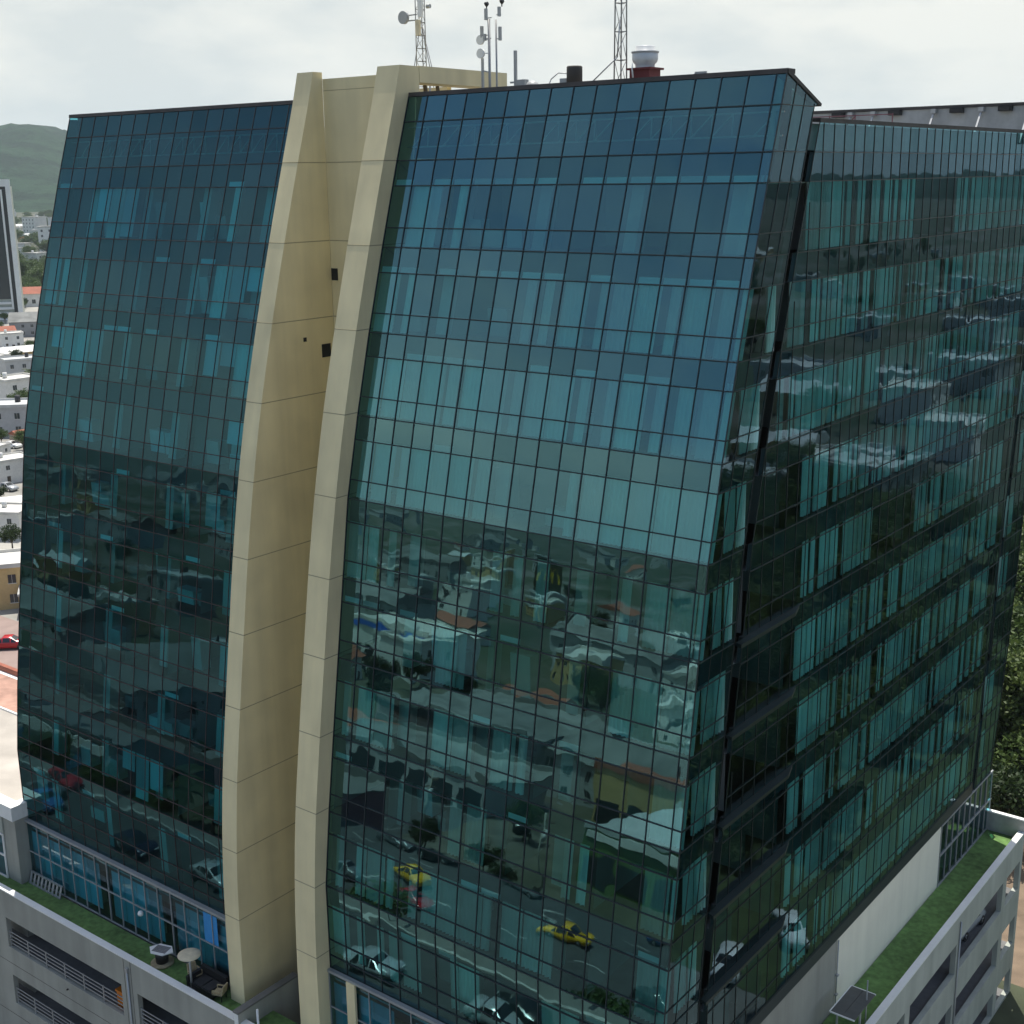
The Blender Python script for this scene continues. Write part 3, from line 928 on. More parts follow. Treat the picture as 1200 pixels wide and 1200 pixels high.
t = thing('roof_drum', 'dark brown drum shaped vent with a looped pale cable on the roof', 'vent', tl(-12.55, 12.0, RZ), ROT)
mb = MB(); mb.lathe([(.3, 0), (.3, 2.5), (.36, 2.5), (.36, 3.35), (.32, 3.4), (.1, 3.42)], 16); mb.build('drum', mat('brown_drum', (.06, .05, .04), .7, var=.2), t)
mb = MB()
pts = [(-.4, 0, 3.1), (-.9, 0, 3.15), (-1.3, 0, 2.9), (-1.5, 0, 2.5)]
for a, b in zip(pts[:-1], pts[1:]):
    mb.tube(a, b, .025, .025, 6)
mb.build('cable', M['rail'], t)
mb = MB(); mb.box(-.75, -.38, -.1, .1, 2.4, 2.9); mb.build('bracket', M['grey_metal'], t)
t = thing('roof_vent', 'tiny mushroom vent just above the roof edge near the fins', 'vent', tl(-14.9, 12, RZ), ROT)
mb = MB(); mb.tube((0, 0, 0), (0, 0, 2.75), .08); mb.build('pipe', M['grey_metal'], t)
mb = MB(); mb.lathe([(.3, 2.72), (.24, 2.82), (.05, 2.9)], 14); mb.build('cap', M['grey_metal'], t)
t = thing('roof_bracket', 'small grey hoop bracket at the corner end of the roof edge', 'bracket', tl(-6.1, 12, RZ), ROT)
mb = MB()
for x in (-.22, .22):
    mb.bar((x, 0, 0), (x, 0, 2.75), .12)
mb.bar((-.26, 0, 2.75), (.26, 0, 2.75), .12); mb.build('frame', M['grey_metal'], t)
mb = MB(); mb.box(-.3, -.05, -.1, .1, 2.2, 2.7); mb.build('junction_box', M['rail'], t)
t = thing('scaffold_frame', 'thin reddish scaffold frame standing on the roof in front of the rear parapet', 'scaffold', tl(-6.3, 28.0, RZ), ROT)
mb = MB()
for x in (-2.2, -1.2, .2, 2.2):
    mb.bar((x, 0, 0), (x, 0, 1.5), .05)
for z in (.7, 1.45):
    mb.bar((-2.2, 0, z), (2.2, 0, z), .05)
mb.bar((-1.2, 0, .1), (.2, 0, 1.4), .05)
mb.build('pipe', mat('red_pipe', (.22, .09, .10), .7, var=.1), t)

# ------------------------------------------------------------------ trees
def leaf_quad(mb, p, s, m, rng):
    n = Vector((rng.gauss(0, 1), rng.gauss(0, 1), rng.gauss(.6, 1)))
    if n.length < .01:
        n = Vector((0, 0, 1))
    n.normalize()
    a = n.orthogonal().normalized(); b = n.cross(a)
    th = rng.uniform(0, 6.28)
    x = (a * math.cos(th) + b * math.sin(th)) * s; y = (b * math.cos(th) - a * math.sin(th)) * s * .6
    p = Vector(p)
    k = len(mb.v)
    mb.v += [tuple(p - x), tuple(p - y * .9), tuple(p + x), tuple(p + y * .9)]
    mb.f.append((k, k + 1, k + 2, k + 3)); mb.m.append(m); mb.sm.append(False)


def tree_proto(name, label, H, R, nclump, nleaf, ls, leaf, seed, flat=.75, th=.35):
    rng = random.Random(seed)
    t = thing(name, label, 'tree')
    tr, cr = MB(), MB()
    base = H * th
    tr.tube((0, 0, 0), (.1, .05, base), H * .035, H * .022, 8)
    for i in range(nclump):
        while True:
            q = Vector((rng.uniform(-1, 1), rng.uniform(-1, 1), rng.uniform(-.8, 1)))
            if .25 < q.length < 1:
                break
        c = Vector((q.x * R, q.y * R, base + (H - base) * .5 + q.z * (H - base) * .5 * flat + rng.uniform(-.2, .3)))
        r = R * rng.uniform(.2, .42)
        if i % 3 == 0:
            tr.tube((.1, .05, base * rng.uniform(.8, 1)), c, H * .014, H * .004, 5)
        for _ in range(nleaf):
            d = Vector((rng.gauss(0, 1), rng.gauss(0, 1), rng.gauss(0, .8)))
            d.normalize()
            p = c + d * r * (rng.random() ** .4)
            leaf_quad(cr, p, ls * rng.uniform(.6, 1.3), 0, rng)
    tr.build('trunk', M['bark'], t)
    cr.build('crown', leaf, t)
    return t


def palm_proto():
    rng = random.Random(4)
    t = thing('palm_tree', 'palm', 'tree')
    tr, cr = MB(), MB()
    tr.tube((0, 0, 0), (.2, .1, 4.6), .2, .13, 8)
    for k in range(17):
        a = k * 2.4; L = rng.uniform(1.8, 2.5); up = rng.uniform(.1, 1.0)
        p = Vector((.2, .1, 4.6)); d = Vector((math.cos(a), math.sin(a), up)).normalized()
        side = Vector((-math.sin(a), math.cos(a), 0))
        for s in range(8):
            q = p + d * (L / 8)
            w = .42 * math.sin(PI * (s + .7) / 8.6)
            for sg in (-1, 1):
                cr.add([p, q, q + side * sg * w + d * .25 - Vector((0, 0, w * .5)), p + side * sg * w - Vector((0, 0, w * .5))], [(0, 1, 2, 3)])
            p = q; d = (d + Vector((0, 0, -.17))).normalized()
    tr.build('trunk', M['bark'], t)
    cr.build('crown', M['leaf_dark'], t)
    return t


proto = {
    'broad': tree_proto('broad_tree', 'x', 8.5, 4.0, 46, 90, .24, M['leaf'], 1),
    'dark': tree_proto('round_tree', 'x', 7.0, 3.0, 40, 80, .22, M['leaf_dark'], 2, .9),
    'forest': tree_proto('forest_tree', 'x', 12.0, 4.6, 60, 130, .24, M['leaf_warm'], 3, .85),
    'tall': tree_proto('tall_tree', 'x', 13.0, 3.6, 52, 120, .24, M['leaf'], 5, .95),
    'palm': palm_proto(),
}
used = set()


def place(kind, loc, sc, label, group):
    o = proto[kind] if kind not in used else copy_tree(proto[kind])
    used.add(kind)
    o.location = loc; o.scale = (sc * random.uniform(.9, 1.1), sc * random.uniform(.9, 1.1), sc)
    o.rotation_euler = (0, 0, random.uniform(0, 6.28))
    o['label'] = label; o['group'] = group
    return o


# trees seen directly beyond the right hand end of the tower
rt = random.Random(21)
n = 0


def along(px, dist):
    a = math.atan((px - 600) / 1528.5 / math.cos(math.radians(14.5)))
    return Vector((dist * math.sin(a), dist * math.cos(a), 0))


for i in range(64):
    d = 112 + 170 * (i / 64) ** 1.3
    k = 'forest' if rt.random() < .7 else 'tall'
    lab = {'forest': 'yellow green spreading tree in the wood behind the right end of the tower',
           'tall': 'taller narrow tree in the wood behind the right end of the tower'}[k]
    place(k, along(rt.uniform(1120, 1290), d), rt.uniform(.75, 1.2), lab, {'forest': 'spreading trees in the wood behind the tower', 'tall': 'narrow trees in the wood behind the tower'}[k])
for i in range(9):
    y = rt.uniform(96, 112)
    place('broad', Vector((y * rt.uniform(.405, .46), y, 0)), rt.uniform(.6, .95), 'mid green tree at the near fringe of the wood behind the turf terrace', 'trees at the near fringe of the wood')
# wood mirrored in the side facade
for i in range(130):
    v = rt.uniform(36, 150); u = -11 - (8 + v * .42) * rt.random()
    if u > -16 and v < 44:
        continue
    k = rt.choice(('forest', 'broad', 'dark'))
    place(k, W(u, v, 0), rt.uniform(.6, 1.0), {'forest': 'yellow green tree mirrored in the dark side facade', 'broad': 'mid green tree mirrored in the dark side facade',
                                                'dark': 'dark round tree mirrored in the dark side facade'}[k],
          k + ' trees mirrored in the side facade')
for (u, v, k, sc, lab) in ((3.5, 58, 'dark', 1.0, 'dark round tree beside the far terrace wall below the wood'),
                           (9.5, 63, 'broad', .8, 'green tree below the wood at the right edge behind the tower')):
    place(k, W(u, v, 0), sc, lab, 'trees by the far terrace wall')


# ------------------------------------------------------------------ cars
def car_proto():
    t = thing('parked_car', 'x', 'car')
    st = [(-2.15, .42, .6, .66, .66, .60), (-2.08, .30, .72, .84, .82, .72), (-1.55, .24, .84, .98, .87, .76), (-1.15, .24, .88, 1.0, .88, .74),
          (-.6, .24, .89, 1.42, .88, .58), (.35, .24, .88, 1.44, .88, .59), (1.0, .24, .86, .99, .88, .73), (1.7, .24, .80, .90, .86, .74),
          (2.08, .28, .66, .76, .80, .68), (2.17, .40, .56, .62, .62, .55)]
    b, w = MB(), MB()
    k = len(b.v)
    for (x, zb, zm, zt, hw, ht) in st:
        b.v += [(x, -hw * .92, zb), (x, -hw, (zb + zm) / 2), (x, -hw * .97, zm), (x, -ht, zt), (x, ht, zt), (x, hw * .97, zm), (x, hw, (zb + zm) / 2), (x, hw * .92, zb)]
    for i in range(len(st) - 1):
        for j in range(8):
            a = k + i * 8 + j; c = k + i * 8 + (j + 1) % 8
            b.f.append((a, a + 8, c + 8, c)); b.m.append(0); b.sm.append(j not in (7,))
    b.f.append(tuple(range(k, k + 8))); b.m.append(0); b.sm.append(False)
    e = k + (len(st) - 1) * 8
    b.f.append(tuple(range(e, e + 8))[::-1]); b.m.append(0); b.sm.append(False)
    for i in (3, 4, 5):
        for j in ((2, 3), (4, 5), (3, 4)):
            if j == (3, 4) and i == 4:
                continue
            p = [Vector(b.v[k + i * 8 + j[0]]), Vector(b.v[k + (i + 1) * 8 + j[0]]), Vector(b.v[k + (i + 1) * 8 + j[1]]), Vector(b.v[k + i * 8 + j[1]])]
            c = sum(p, Vector()) / 4
            n_ = (p[1] - p[0]).cross(p[3] - p[0])
            if n_.length < 1e-6:
                n_ = (p[2] - p[0]).cross(p[3] - p[0])
            n_.normalize()
            if n_.dot(c - Vector((0, 0, .8))) < 0:
                n_ = -n_
            w.add([c + (q - c) * .86 + n_ * .012 for q in p], [(0, 1, 2, 3)])
    b.build('body', M['white'], t)
    w.build('window', M['carglass'], t)
    for sx in (-1.32, 1.35):
        for sy in (-1, 1):
            q = MB(); q.tube((sx, sy * .66, .32), (sx, sy * .90, .32), .32, .32, 16); q.tube((sx, sy * .895, .32), (sx, sy * .915, .32), .18, .16, 10, 1)
            q.build('wheel', [M['rubber'], M['chrome']], t)
    for sy in (-1, 1):
        q = MB(); q.box(2.06, 2.165, sy * .56 - .14, sy * .56 + .14, .58, .70); q.build('headlight', M['lampglass'], t)
    return t


carp = car_proto()
car_used = [False]
CARMAT = {}
for nme, c in (('yellow', (.80, .42, .015)), ('silver', (.42, .44, .46)), ('navy', (.01, .018, .05)), ('red', (.42, .012, .02)), ('blue', (.03, .10, .28)),
               ('white', (.80, .80, .78)), ('black', (.015, .016, .018)), ('grey', (.16, .17, .18)), ('beige', (.45, .40, .30))):
    CARMAT[nme] = mat('car_paint_' + nme, c, .22, .25 if nme in ('silver', 'grey', 'navy') else 0.0, var=0, spec=.6)


def car(col, u, v, ang, label, z=0.0, group=None, name='parked_car', sc=1.0):
    o = carp if not car_used[0] else copy_tree(carp)
    car_used[0] = True
    o.name = name
    o.location = W(u, v, z); o.rotation_euler = (0, 0, ROT + ang); o.scale = (sc, sc, sc)
    o['label'] = label; o['category'] = 'car'
    if 'group' in o.keys():
        del o['group']
    if group:
        o['group'] = group
    bd = [c for c in o.children if c.name.startswith('body')][0]
    bd.material_slots[0].link = 'OBJECT'; bd.material_slots[0].material = CARMAT[col]
    return o


car('yellow', 50.5, -46.0, .35, 'yellow taxi mirrored above the planted median in the right wing', name='taxi')
car('yellow', 33.8, -47.0, -.15, 'yellow taxi with open door mirrored near the bottom right of the right wing', name='taxi')
car('silver', 32.8, -17.0, -.1, 'silver car mirrored at the foot of the right wing beside the fin')
car('silver', 50.6, -18.2, .1, 'silver car mirrored beside the lower end of the left cream fin')
car('navy', 59.5, -17.6, .05, 'dark navy car mirrored low in the left wing')
car('red', 74.6, -21.5, .2, 'dark red car mirrored at the lower left edge of the left wing')
car('blue', 72.2, -17.8, .1, 'blue grey car mirrored just below the red one in the left wing')
car('white', 136, -77, .5, 'white car mirrored high in the left wing among buildings')
car('black', 61.5, -79.5, .9, 'black car mirrored under the overpass roof in the right wing')
car('white', 90.5, -80, .3, 'white car mirrored in a row of shops in the right wing')
for i in range(7):
    car(('silver', 'white', 'grey', 'blue', 'white', 'black', 'beige')[i], 82 + i * 3.2, -92 - i * 2.9, 1.9,
        'car in the parking row mirrored in the middle of the right wing', group='cars in the mirrored parking row')
for i, (c, u, v, a, lab) in enumerate((
        ('white', 64, -41, .1, 'white car on the far avenue mirrored above the first taxi'), ('grey', 58.5, -53, .0, 'grey car on the far side of the avenue mirrored above the first taxi'),
        ('silver', 43, -53.5, 3.1, 'silver car on the far side of the avenue mirrored between the taxis'), ('black', 22, -42, .1, 'black car on the avenue mirrored right of the second taxi'),
        ('white', 18, -52, .0, 'white car on the avenue mirrored close to the tower corner'), ('blue', 27.5, -54, 3.1, 'blue car on the far lane mirrored above the second taxi'),
        ('silver', 22.5, -17.5, .0, 'silver car on the near street mirrored at the bottom edge of the right wing'), ('black', 44, -13, 3.1, 'black car on the near lane mirrored behind the right fin'),
        ('white', 88, -24.5, 1.5, 'white car parked before the blue shopfront mirrored in the left wing'), ('red', 93, -25, 1.6, 'red car parked before the blue shopfront mirrored in the left wing'),
        ('grey', 97, -25, 1.5, 'grey car parked by the cream shop mirrored in the left wing'), ('beige', 83, -25, 1.6, 'beige car parked left of the palms mirrored in the left wing'))):
    car(c, u, v, a, lab)
car('red', 110.3, 38.2, .75, 'red pickup parked on the street left of the tower', name='parked_car')
car('black', 216.0, 111.0, .2, 'black car between grey houses at the left edge')
car('white', -13.6, 31.5, 1.2, 'white car mirrored at the bottom corner of the side facade')
car('white', -12.0, 37.6, .9, 'white van like car mirrored beside the first white one in the side facade')
car('white', 41.8, 1.6, 1.3, 'white car parked inside the lower garage opening', z=3.55)
car('grey', 38.0, 1.9, 1.5, 'grey car parked deep inside the lower garage opening', z=3.55)
car('black', 26.5, 1.2, 1.5, 'dark car parked inside the garage beside the cream fin', z=3.55)
car('silver', -.9, 33.6, 1.5, 'silver car parked inside the right garage opening', z=7.4, sc=.9)
car('beige', .2, 25.8, 1.4, 'beige car parked inside the nearer right garage opening', z=7.4, sc=.9)


# ------------------------------------------------------------------ houses
WINM = None


def win_mesh():
    q = MB(); q.box(-.55, .55, -.05, .03, 0, 1.3, 0)
    q.box(-.62, .62, -.08, .02, -.09, 0, 1); q.box(-.02, .02, -.065, .0, 0, 1.3, 1)
    o = q.build('window', [M['win'], M['hwall_white']])
    me = o.data
    bpy.data.objects.remove(o)
    return me


WINM = win_mesh()


def add_win(parent, x, y, z, rz):
    o = bpy.data.objects.new('window', WINM); COL.objects.link(o); o.parent = parent
    o.location = (x, y, z); o.rotation_euler = (0, 0, rz)


def house(name, w, d, h, wall, roofm, kind, seed=0, nwin=True, extra=True):
    rng = random.Random(seed)
    t = thing(name, 'x', 'house')
    mb = MB(); mb.box(-w / 2, w / 2, -d / 2, d / 2, 0, h); mb.build('wall', wall, t)
    mb = MB()
    if kind == 'flat':
        mb.box(-w / 2 - .3, w / 2 + .3, -d / 2 - .3, d / 2 + .3, h, h + .18)
        for (a, b, c, e) in ((-w / 2 - .3, w / 2 + .3, -d / 2 - .3, -d / 2 - .1), (-w / 2 - .3, w / 2 + .3, d / 2 + .1, d / 2 + .3), (-w / 2 - .3, -w / 2 - .1, -d / 2 - .1, d / 2 + .1), (w / 2 + .1, w / 2 + .3, -d / 2 - .1, d / 2 + .1)):
            mb.box(a, b, c, e, h + .18, h + .65)
    else:
        o_ = .5
        rh = min(w, d) * .22
        x0, x1, y0, y1 = -w / 2 - o_, w / 2 + o_, -d / 2 - o_, d / 2 + o_
        mb.add([(x0, y0, h), (x1, y0, h), (x1, y1, h), (x0, y1, h), (x0, 0, h + rh), (x1, 0, h + rh)],
               [(0, 1, 5, 4), (2, 3, 4, 5), (1, 2, 5), (3, 0, 4), (0, 3, 2, 1)])
    rf = mb.build('roof', roofm, t)
    if extra and kind == 'flat':
        mb = MB(); cx, cy = rng.uniform(-w / 4, w / 4), rng.uniform(-d / 4, d / 4)
        mb.tube((cx, cy, h + .18), (cx, cy, h + 1.7), .65, .6, 12); mb.build('water_tank', M['black'] if rng.random() < .5 else M['zinc'], t)
    if nwin:
        for fl in range(max(1, int(h // 3))):
            z = 1.0 + fl * 3.0
            n_ = max(2, int(w // 3.6))
            for i in range(n_):
                x = -w / 2 + w * (i + .5) / n_
                if not (fl == 0 and i == 0):
                    add_win(t, x, -d / 2, z, 0)
                add_win(t, x, d / 2, z, PI)
        mb = MB(); x = -w / 2 + w * .5 / max(2, int(w // 3.6)); mb.box(x - .5, x + .5, -d / 2 - .05, -d / 2 + .02, 0, 2.2)
        mb.build('door', M['bark'], t)
    return t


hp = {
    'flat_white': house('flat_roofed_house', 10, 9, 6.4, M['hwall_white'], M['paleroof'], 'flat', 1),
    'flat_grey': house('flat_roofed_house', 12, 9, 6.6, M['hwall_grey'], M['zinc'], 'flat', 2),
    'gable_red': house('gabled_house', 11, 9, 4.2, M['hwall_white'], M['tile'], 'gable', 3),
    'gable_zinc': house('gabled_house', 14, 9, 4.0, M['hwall_ochre'], M['zinc'], 'gable', 4),
    'ochre': house('flat_roofed_house', 11, 8, 6.4, M['hwall_ochre'], M['paleroof'], 'flat', 5),
    'shed': house('warehouse', 26, 16, 6.5, M['hwall_grey'], M['hallroof'], 'gable', 6),
    'rose': house('flat_roofed_house', 9, 8, 4.6, M['hwall_rose'], M['tile'], 'gable', 8),
    'patio': house('flat_roofed_house', 9, 7, 3.6, M['hwall_ochre'], M['zinc'], 'flat', 9),
    'block': house('apartment_block', 18, 12, 15.5, M['hwall_white'], M['paleroof'], 'flat', 7),
}
hused = set()
HN = {'flat_white': 'white flat roofed house', 'flat_grey': 'grey flat roofed house', 'gable_red': 'white house with terracotta gable roof',
      'gable_zinc': 'ochre house with pale metal gable roof', 'ochre': 'ochre flat roofed house', 'shed': 'long grey warehouse', 'block': 'pale apartment block', 'rose': 'rose walled house with tiled gable roof', 'patio': 'low ochre house with grey metal roof'}


def put_house(k, loc, rz, where, sc=1.0, label=None):
    o = hp[k] if k not in hused else copy_tree(hp[k])
    hused.add(k)
    o.location = loc; o.rotation_euler = (0, 0, rz); o.scale = (sc, sc, sc)
    if label:
        o['label'] = label
        if 'group' in o.keys():
            del o['group']
    else:
        o['label'] = HN[k] + ' ' + where; o['group'] = HN[k] + 's ' + where
    return o


# low town mirrored in the front of the tower
rh = random.Random(77)
taken = []


def free(p, r):
    for q, s in taken:
        if (q - p).length < r + s:
            return False
    taken.append((p.copy(), r)); return True


cnt = 0
for i in range(900):
    if cnt >= 105:
        break
    ang = math.radians(rh.uniform(20, 68)); D = 120 + 900 * rh.random() ** 1.5
    u, v = 10 + D * math.sin(ang), -D * math.cos(ang)
    if v > -60 and u < 75:
        continue
    k = rh.choice(('flat_white', 'flat_grey', 'gable_red', 'gable_zinc', 'shed', 'shed', 'ochre', 'flat_white'))
    p = W(u, v); sc = rh.uniform(.85, 1.25)
    if not free(p, 15 if k == 'shed' else 8):
        continue
    put_house(k, p, ROT + rh.choice((0, PI / 2, PI)) + rh.uniform(-.1, .1), 'in the low town mirrored in the front glass', sc); cnt += 1
# town mirrored in the side facade
cnt = 0
for i in range(600):
    if cnt >= 60:
        break
    ang = math.radians(rh.uniform(8, 40)); D = 150 + 650 * rh.random() ** 1.2
    u, v = -10 - D * math.sin(ang), D * math.cos(ang)
    k = rh.choice(('flat_white', 'flat_grey', 'patio', 'gable_zinc', 'flat_grey', 'flat_grey'))
    p = W(u, v)
    if not free(p, 15 if k == 'shed' else 9):
        continue
    put_house(k, p, ROT + rh.choice((0, PI / 2)) + rh.uniform(-.2, .2), 'in the town mirrored in the side facade', rh.uniform(.9, 1.3)); cnt += 1
put_house('flat_white', W(-60, 152), ROT + .2, '', 1.25, 'bright white roofed house mirrored halfway up the side facade')

# trees among the mirrored town
for i in range(46):
    ang = math.radians(rh.uniform(18, 66)); D = 150 + 600 * rh.random() ** 1.5
    u, v = 10 + D * math.sin(ang), -D * math.cos(ang)
    if not free(W(u, v), 3):
        continue
    k = rh.choice(('broad', 'dark'))
    place(k, W(u, v), rh.uniform(.7, 1.3), ('spreading' if k == 'broad' else 'dark round') + ' tree among the houses mirrored in the front glass', k + ' trees among the mirrored houses')
for i in range(40):
    ang = math.radians(rh.uniform(6, 42)); D = 150 + 700 * rh.random()
    u, v = -10 - D * math.sin(ang), D * math.cos(ang)
    if not free(W(u, v), 3):
        continue
    place('broad', W(u, v), rh.uniform(.8, 1.5), 'tree among the houses mirrored in the side facade', 'trees among the town mirrored in the side facade')

# --- buildings across the street
def shop(name, label, u0, u1, v0, v1, h, wall, front=None, roofm=None, sign=None):
    t = thing(name, label, 'building', W((u0 + u1) / 2, (v0 + v1) / 2), ROT)
    w, d = abs(u1 - u0), abs(v1 - v0)
    mb = MB(); mb.box(-w / 2, w / 2, -d / 2, d / 2, 0, h); mb.build('wall', wall, t)
    mb = MB(); mb.box(-w / 2 - .25, w / 2 + .25, -d / 2 - .25, d / 2 + .25, h, h + .15)
    for (a, b, c, e) in ((-w / 2 - .25, w / 2 + .25, -d / 2 - .25, -d / 2), (-w / 2 - .25, w / 2 + .25, d / 2, d / 2 + .25)):
        mb.box(a, b, c, e, h + .15, h + .9)
    mb.build('roof', roofm or M['paleroof'], t)
    n_ = max(1, int(w // 4))
    for i in range(n_):
        x = -w / 2 + w * (i + .5) / n_
        mb = MB(); mb.box(x - 1.6, x + 1.6, d / 2 - .02, d / 2 + .05, .3, min(3.2, h - .6)); mb.build('shop_window', front or M['win'], t)
    if sign:
        mb = MB(); mb.box(-w / 2 + .5, w / 2 - .5, d / 2 + .06, d / 2 + .3, h - 1.3, h - .3); mb.build('fascia', sign, t)
    return t


shop('shop', 'low shop with blue glazed front mirrored in the lower left wing', 84, 100, -50, -37, 5.2, M['hwall_grey'], M['blue_glass'], M['roof'], M['hwall_white'])
shop('shop', 'dark purple walled shop mirrored beside the palms in the left wing', 66, 83.5, -60, -47.5, 5.5, M['hwall_purple'], M['win'], M['roof'])
shop('shop', 'cream shop building mirrored at the far left of the left wing', 101, 124, -52, -38, 6.0, M['hwall_white'], M['win'], M['roof'], M['green_paint'])
shop('canopy_building', 'large pale roofed hall mirrored in the middle of the right wing', 74, 100, -122, -96, 7.5, M['hwall_grey'], M['win'], M['hallroof'], M['mullion'])
shop('canopy_building', 'grey flat roofed hall mirrored below the parked cars in the right wing', 66, 96, -92, -78, 5.0, M['hwall_grey'], M['win'], M['hallroof'])
shop('shop', 'shop with bright blue fascia mirrored by the right fin', 140, 166, -172, -154, 8.5, M['hwall_white'], M['win'], M['paleroof'], M['blue_paint'])
shop('shop', 'ochre corner shop mirrored near the tower corner', 40, 62, -112, -96, 7.0, M['hwall_ochre'], M['win'], M['tile'])
shop('shop', 'green walled shop mirrored in the lower right wing', 30, 47, -90, -70, 6.2, M['green_paint'], M['win'], M['zinc'], M['hwall_white'])

t = thing('sign_pylon', 'tall dark pylon sign with a yellow letter M mirrored in the right wing', 'sign', W(203, -284.5), ROT + PI / 2 + .95)
mb = MB(); mb.box(-4.2, 4.2, -.3, .3, 11, 20.5); mb.build('sign_board', mat('pylon_olive', (.045, .04, .012), .7, var=.1), t)
mb = MB(); mb.tube((0, 0, 0), (0, 0, 11), .5); mb.build('post', M['grey_metal'], t)
mb = MB()
for sy in (-.36, .36):
    for cx in (-1.35, 1.35):
        pts = [(cx + 1.35 * math.cos(a), 13.4 + 5.2 * math.sin(a)) for a in [PI * q / 12 for q in range(13)]]
        for a, b in zip(pts[:-1], pts[1:]):
            mb.bar((a[0], sy, a[1]), (b[0], sy, b[1]), .75, .12)
mb.build('logo', M['yellow_sign'], t)

# palms and bushes of the plaza across the road
for i, (u, v, s_) in enumerate(((70.5, -35.5, 1.0), (73.0, -37.5, 1.1), (68.3, -38.0, .9), (64.2, -34.0, 1.0), (56.5, -30.2, .9))):
    place('palm', W(u, v), s_, 'palm in the planted plaza mirrored low in the left wing', 'palms mirrored in the left wing')
for i, (u, v, s_, k) in enumerate(((84, -30.5, .7, 'dark'), (88, -32, .75, 'broad'), (92.5, -30, .6, 'dark'), (80, -33, .6, 'broad'))):
    place(k, W(u, v), s_, 'street tree before the blue shopfront mirrored in the left wing', 'street trees before the blue shopfront')
for i, (u, v, s_, k) in enumerate(((46.5, -30, .42, 'broad'), (41, -29.5, .38, 'dark'), (36.5, -30.5, .42, 'broad'), (31.5, -29, .40, 'broad'), (27, -30, .45, 'dark'), (22.5, -29, .5, 'broad'), (18.5, -28.5, .45, 'broad'), (51, -29.5, .4, 'dark'))):
    place(k, W(u, v), s_, 'small planted tree on the median mirrored low in the right wing', 'small trees on the mirrored median')
for i, (u, v, s_) in enumerate(((146, -222, 1.1), (171, -261, 1.2), (120, -140, .9), (128, -128, 1.0))):
    place('dark', W(u, v), s_, 'round dark tree standing alone mirrored in the right wing', 'lone round trees mirrored in the right wing')

rk = random.Random(5)
for i in range(26):
    u = rk.uniform(20, 150); row = rk.choice((-12, -18.5, -42, -53, -26))
    if row in (-42, -53):
        u = rk.uniform(-20, 64)
    if not free(W(u, row), 2.6):
        continue
    car(rk.choice(('white', 'silver', 'grey', 'black', 'blue', 'beige', 'red')), u, row + rk.uniform(-.6, .6), rk.choice((0, PI)) if row != -26 else PI / 2,
        'further small car on the streets mirrored in the front glass', group='other cars on the mirrored streets')
for i in range(34):
    u = rk.uniform(18, 130); v = rk.choice((-27, -33, -60, -75, -100)) + rk.uniform(-2.5, 2.5)
    if not free(W(u, v), 1.6):
        continue
    place(rk.choice(('broad', 'dark', 'broad')), W(u, v), rk.uniform(.3, .62), 'small street tree mirrored in the lower front glass', 'small street trees mirrored in the front')
lamp = thing('street_lamp', 'grey street lamp on the kerb mirrored in the lower glass', 'street lamp', W(20, -22.4), ROT, 'street lamps on the mirrored kerb')
mb = MB(); mb.tube((0, 0, 0), (0, 0, 7.5), .09, .06, 8); mb.bar((0, 0, 7.5), (0, 1.8, 7.9), .09); mb.build('pole', M['grey_metal'], lamp)
mb = MB(); mb.box(-.16, .16, 1.5, 2.3, 7.82, 7.98); mb.build('lamp_head', M['lampglass'], lamp)
for i in range(7):
    o = copy_tree(lamp); o.location = W(36 + 16 * i, -22.4)
for (u, v) in ((60, -60), (45, -59.5), (92, -38.8), (75, -61), (110, -38.5)):
    t = thing('utility_pole', 'utility pole with crossarms mirrored in the front glass', 'utility pole', W(u, v), ROT, 'utility poles in the mirrored street')
    mb = MB(); mb.tube((0, 0, 0), (0, 0, 9), .14, .1, 8); mb.build('pole', M['concrete'], t)
    mb = MB(); mb.bar((-1.1, 0, 8.4), (1.1, 0, 8.4), .12); mb.bar((-.8, 0, 7.6), (.8, 0, 7.6), .12); mb.build('crossarm', M['bark'], t)
    mb = MB(); mb.tube((.35, .1, 6.4), (.35, .1, 7.3), .22, .22, 10); mb.build('transformer', M['grey_metal'], t)

# ------------------------------------------------------------------ streets and ground
def sheet(name, pts, z, m, kind='structure'):
    mb = MB(); mb.add([W(u, v, z) for u, v in pts], [tuple(range(len(pts)))])
    o = mb.build(name, m); o['kind'] = kind
    return o


